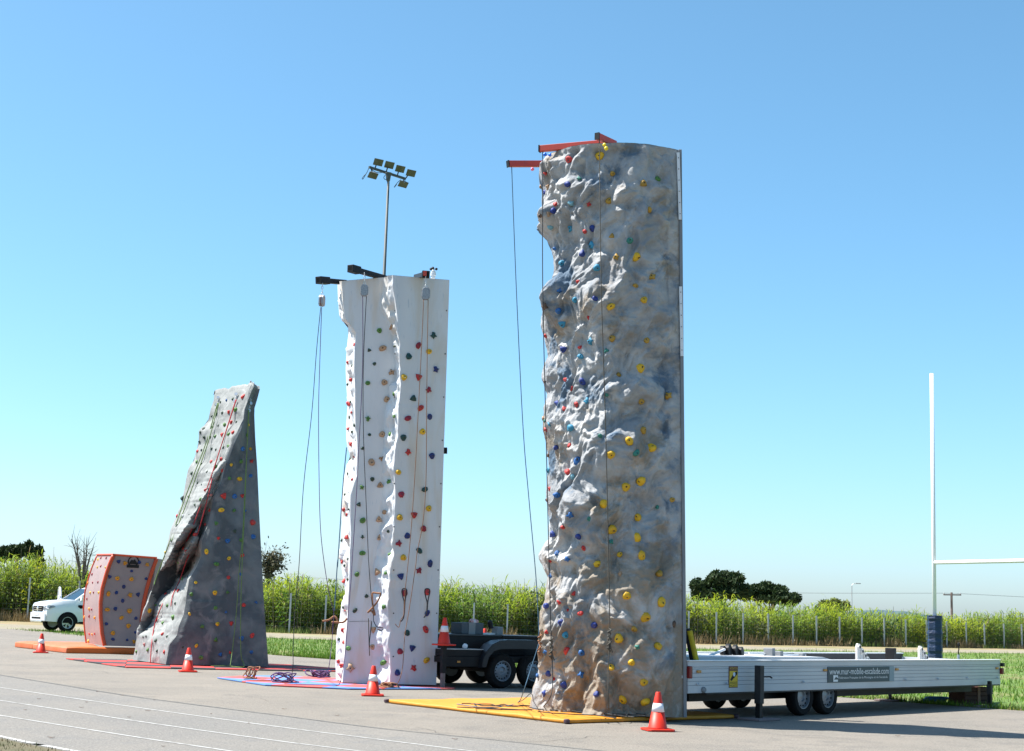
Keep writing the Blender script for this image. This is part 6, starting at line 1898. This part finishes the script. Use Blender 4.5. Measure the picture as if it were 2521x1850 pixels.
# ================================================================ FLOODLIGHT MAST
YM = 69.0
mh = atY(957, 430, YM)
fm = empty('floodlight_mast', (mh.x, YM, 0), 'tall grey floodlight mast with six lamp heads rising behind the white tower', 'floodlight')
mast_m = mat('mast_galvanised', (.055, .075, .078), .6, .0, c2=(.042, .06, .064), scale=2)
SM = 200 / 1652
def mz(x, y, Y=YM): return atY(860 + x * SM, 370 + y * SM, Y)
MB().tube([(mh.x, YM, 0), (mh.x, YM, mh.z * .5), (mh.x, YM, mh.z)], [.16, .1, .055], 12).build('mast', mast_m, fm, smooth=True)
ca, cb_ = mz(400, 345, YM - .5), mz(1140, 585, YM + .9)
MB().beam(ca, cb_, .09, .1).build('crossbar', mast_m, fm)
MB().lathe([(.06, -.35), (.09, -.3), (.13, .0), (.16, .02), (.16, .06)], mz(795, 490), n=12).build('mast_head', mast_m, fm)
lens_m = mat('lamp_glass', (.1, .1, .09), .3, c2=(.06, .06, .055), scale=3)
case_m = mat('lamp_case', (.13, .135, .135), .4, .1)
for (x, y, yy) in ((590, 250, -.45), (815, 305, 0), (1035, 385, .45), (1255, 470, .85), (480, 520, -.6), (1095, 700, .9)):
    c = mz(x, y, YM + yy)
    low = y > 490
    e = MB()
    nn = Vector((.25, -.75, -.62 if not low else -.95)).normalized()
    ax = Vector((0, 0, 1)).cross(nn).normalized()
    ax = (ax + Vector((.0, .35, .12))).normalized(); ax = (ax - nn * ax.dot(nn)).normalized()
    up = nn.cross(ax)
    w, h = .225, .17
    fr_ = [c + ax * w * sx + up * h * sy for sx, sy in ((-1, -1), (1, -1), (1, 1), (-1, 1))]
    bk_ = [c - nn * .2 + ax * w * .45 * sx + up * h * .5 * sy for sx, sy in ((-1, -1), (1, -1), (1, 1), (-1, 1))]
    e.add(fr_ + bk_, [(0, 1, 2, 3), (7, 6, 5, 4), (0, 4, 5, 1), (1, 5, 6, 2), (2, 6, 7, 3), (3, 7, 4, 0)])
    hd = e.build('lamp_head', case_m, fm, bevel=.01)
    MB().prism([c + nn * .004 + ax * w * .93 * sx + up * h * .92 * sy for sx, sy in ((-1, -1), (1, -1), (1, 1), (-1, 1))], nn * .012).build('lens', lens_m, hd)
    t = max(0, min(1, (c - ca).dot(cb_ - ca) / (cb_ - ca).length_squared))
    foot = ca.lerp(cb_, t)
    MB().tube([c - nn * .18, foot], .028, 6).build('bracket', dark_steel, hd)
for (pp) in ([(400, 350), (370, 430), (330, 500), (275, 590), (262, 570), (300, 520), (345, 480)], [(450, 390), (520, 440), (600, 462), (670, 455)], [(735, 500), (700, 560), (730, 600), (770, 580)], [(1050, 600), (980, 660), (910, 755), (935, 735), (965, 690)], [(1120, 590), (1135, 640), (1110, 670)]):
    MB().tube(smooth3([mz(x, y, YM - .2) for x, y in pp], 4), .016, 5).build('cable', mat('blue_black_cable', (.02, .07, .11), .5), fm, fix=False)

# ================================================================ PICKUP
hd_ = Vector((-.80, -.60, 0)).normalized()
rzP = math.atan2(hd_.y, hd_.x)
fw = G(160, 1556)                     # near front wheel on the ground
left = Vector((-hd_.y, hd_.x, 0))     # truck's left (camera) side
orig = fw - left * .78
pk = empty('pickup_truck', orig, 'white double-cab pickup truck with an open far door, parked by the reeds', 'pickup truck', rz=rzP)
body_m = mat('white_car_paint', (.78, .79, .8), .28, coat=.5)
blk_p = mat('black_trim', (.008, .008, .009), .8, spec=.15)
glass_m = mat('tinted_glass', (.012, .03, .045), .18, spec=.35)
chrome = mat('chrome', (.7, .72, .74), .15, .9)
def P(m_, name, mt, par=pk, **k):
    o = m_.build(name, mt, par, keep=False, **k)
    o.matrix_parent_inverse = Matrix.Identity(4)
    return o
# hull: cross sections along x (front axle at x=0, nose forward)
secs = [(.92, .66, .44, 1.0, 1.05, .58), (.86, .82, .42, 1.03, 1.12, .72), (.62, .91, .40, 1.06, 1.19, .78), (.2, .93, .40, 1.1, 1.25, .80), (-.25, .93, .40, 1.13, 1.29, .82), (-.55, .93, .40, 1.16, 1.29, .84),
        (-2.9, .93, .40, 1.18, 1.28, .88), (-3.0, .93, .40, 1.2, 1.28, .88), (-4.35, .92, .44, 1.2, 1.28, .88), (-4.42, .88, .5, 1.16, 1.24, .84)]
hb = MB()
for x, hw, z0, zs_, zt_, hwt in secs:
    hb.v += [Vector(p) for p in ((x, -hw * .96, z0), (x, -hw, z0 + .2), (x, -hw, zs_ - .12), (x, -hw * .97, zs_), (x, -hwt, zt_), (x, 0, zt_ + .02), (x, hwt, zt_), (x, hw * .97, zs_), (x, hw, zs_ - .12), (x, hw, z0 + .2), (x, hw * .96, z0))]
n = 11
for i in range(len(secs) - 1):
    for k in range(n):
        hb.f.append((i * n + k, i * n + (k + 1) % n, (i + 1) * n + (k + 1) % n, (i + 1) * n + k))
hb.f.append(tuple(range(n))); hb.f.append(tuple((len(secs) - 1) * n + k for k in range(n)))
autosmooth(P(hb, 'body', body_m), 35)
# cab: roof, pillars, glass
def cabpt(x, y, z): return Vector((x, y, z))
A_ = [(-0.32, .80, 1.27), (-1.15, .64, 1.78), (-2.35, .64, 1.80), (-2.62, .78, 1.27)]
cb = MB()
for sgn in (1,):
    pass
rf = [(-1.1, -.62), (-1.1, .62), (-2.32, .62), (-2.32, -.62)]
cb.add([(-1.02, -.64, 1.74), (-1.02, .64, 1.74), (-2.4, .64, 1.75), (-2.4, -.64, 1.75), (-1.22, -.58, 1.82), (-1.22, .58, 1.82), (-2.3, .58, 1.82), (-2.3, -.58, 1.82)],
       [(0, 1, 5, 4), (1, 2, 6, 5), (2, 3, 7, 6), (3, 0, 4, 7), (4, 5, 6, 7), (3, 2, 1, 0)])
autosmooth(P(cb, 'roof', body_m, bevel=.03), 40)
for sg in (1, -1):
    P(MB().beam((-0.32, .8 * sg, 1.26), (-1.06, .64 * sg, 1.77), .07, .07), 'pillar', body_m)
    P(MB().beam((-1.55, .82 * sg, 1.26), (-1.62, .65 * sg, 1.77), .09, .05), 'pillar', body_m)
    P(MB().beam((-2.62, .8 * sg, 1.26), (-2.36, .65 * sg, 1.77), .12, .06), 'pillar', body_m)
P(MB().add([(-0.35, -.77, 1.28), (-0.35, .77, 1.28), (-1.05, .61, 1.765), (-1.05, -.61, 1.765)], [(0, 1, 2, 3)]).add([(-0.38, -.77, 1.27), (-0.38, .77, 1.27), (-1.08, .61, 1.755), (-1.08, -.61, 1.755)], [(3, 2, 1, 0)]), 'windscreen', glass_m)
for sg in (1, -1):
    for (x0, x1, x2, x3) in ((-0.45, -1.1, -1.58, -1.52), (-1.59, -1.65, -2.32, -2.55)):
        P(MB().prism([(x0, .815 * sg, 1.27), (x1, .655 * sg, 1.74), (x2, .655 * sg, 1.74), (x3, .815 * sg, 1.27)], (0, -.015 * sg, 0)), 'side_window', glass_m)
P(MB().add([(-2.58, -.74, 1.27), (-2.58, .74, 1.27), (-2.4, .6, 1.74), (-2.4, -.6, 1.74)], [(0, 1, 2, 3)]), 'rear_window', glass_m)
# nose: grille, lamps, bumper, plate, badge
gl = P(MB().prism([(.925, -.52, .8), (.925, .52, .8), (.915, .57, 1.02), (.915, -.57, 1.02)], (.02, 0, 0)), 'grille', blk_p, bevel=.01)
for z in (.86, .95):
    P(MB().box((.944, -.44, z - .009), (.955, .44, z + .009)), 'grille_bar', chrome, gl)
P(MB().lathe([(.0, 0), (.1, 0), (.1, .012), (.08, .018), (.0, .02)], (.953, 0, .905), (1, 0, 0), 20).xf(Matrix.Identity(4)), 'badge', chrome, gl)
for sg in (1, -1):
    P(MB().prism([(.935, .6 * sg, .86), (.83, .86 * sg, .9), (.55, .925 * sg, .99), (.6, .91 * sg, 1.06), (.82, .84 * sg, 1.05), (.93, .62 * sg, 1.0)], (.02, .02 * sg, 0)), 'headlamp', mat('lamp_clear', (.25, .28, .3), .1, spec=.8), bevel=.01)
    P(MB().lathe([(.05, 0), (.05, .03)], (.90, .68 * sg, .58), (1, .3 * sg, 0), 12), 'fog_lamp', blk_p)
P(MB().prism([(.9, -.86, .4), (.9, .86, .4), (.96, .78, .42), (.99, .5, .42), (.99, -.5, .42), (.96, -.78, .42)], (0, 0, .34)), 'bumper', body_m, bevel=.04)
P(MB().box((.985, -.5, .5), (1.0, .5, .57)), 'air_intake', blk_p)
P(MB().box((.98, -.62, .36), (1.005, .62, .43)), 'skid_plate', chrome, bevel=.01)
P(MB().box((.99, -.26, .63), (1.002, .26, .74)), 'number_plate', mat('plate_white', (.55, .56, .58), .5), bevel=.004)
# wheels, arches
for sg in (1, -1):
    for x in (0.0, -3.22):
        arc = [(x + .44 * math.cos(a), .925 * sg, .37 + .44 * math.sin(a)) for a in [math.pi * k / 14 for k in range(15)]]
        P(MB().prism(arc + [(x - .44, .925 * sg, .36), (x + .44, .925 * sg, .36)], (0, .012 * sg, 0)), 'wheel_arch', blk_p)
        w_ = wheel(pk, (x, .835 * sg, .37), (0, sg, 0), .37, .27, .235, 0, 6, alu_m)
P(MB().box((-2.9, -.9, .34), (-.5, .9, .42)), 'sill', blk_p)
# mirrors, side vent, open far door
P(MB().prism([(-.45, .95, 1.24), (-.45, 1.14, 1.26), (-.45, 1.16, 1.44), (-.45, .97, 1.44)], (-.1, 0, 0)), 'mirror', body_m, bevel=.03)
P(MB().prism([(-.62, .935, .97), (-.52, .935, .95), (-.4, .935, 1.02), (-.42, .935, 1.1), (-.62, .935, 1.09)], (0, .01, 0)), 'side_vent', blk_p)
dr = MB()
hx, hy = -.38, -.93
dd = Vector((-.25, -.97, 0)).normalized()
def dp(a, z): return Vector((hx, hy, 0)) + dd * a + Vector((0, 0, z))
dr.prism([dp(0, .45), dp(1.0, .45), dp(1.0, 1.24), dp(0, 1.24)], Vector((.06, -.015, 0)))
d_ = P(dr, 'open_door', body_m, bevel=.02)
wf = MB()
wf.tube(smooth3([dp(.12, 1.24), dp(.45, 1.6), dp(.68, 1.76), dp(.92, 1.78), dp(1.0, 1.64), dp(1.0, 1.24)], 5), .045, 8)
P(wf, 'window_frame', body_m, d_, smooth=True)
P(MB().prism([dp(.2, 1.3), dp(.45, 1.3), dp(.45, 1.46), dp(.2, 1.46)], Vector((.1, 0, 0))), 'mirror', body_m, d_, bevel=.03)
for o in pk.children_recursive: o.matrix_parent_inverse = Matrix.Identity(4)
pk.scale = (1.05, 1.05, 1.06)

# ================================================================ LEAF LITTER
lm = mat('dry_leaf', (.16, .08, .04), .9, c2=(.09, .05, .03), scale=20)
lr = random.Random(11)
spots = [(96, 1721), (62, 1748), (200, 1742), (213, 1729), (300, 1712), (318, 1766), (364, 1750), (612, 1781), (126, 1816), (240, 1703), (380, 1724), (402, 1838), (520, 1758), (830, 1762), (1120, 1820), (2210, 1812), (700, 1746)]
for (x, y) in spots:
    c = G(x, y, .012)
    a = lr.uniform(0, 6.28); L = lr.uniform(.02, .045)
    pts = []
    for k in range(7):
        t = k / 6 * 2 - 1
        w = (1 - t * t) * L * .38
        pts.append((t * L, w, .004 + .006 * abs(t)))
    V = []
    for (u, w, z) in pts:
        for sg in (1, 0, -1):
            V.append((c.x + math.cos(a) * u - math.sin(a) * w * sg, c.y + math.sin(a) * u + math.cos(a) * w * sg, .006 + z + abs(sg) * .004))
    F = [(i * 3 + j, i * 3 + j + 1, i * 3 + j + 4, i * 3 + j + 3) for i in range(6) for j in range(2)]
    tag(ob('fallen_leaf', V, F, lm, smooth=True), 'small dry brown leaf lying on the grey track asphalt', 'leaf', 'fallen leaves on the track')
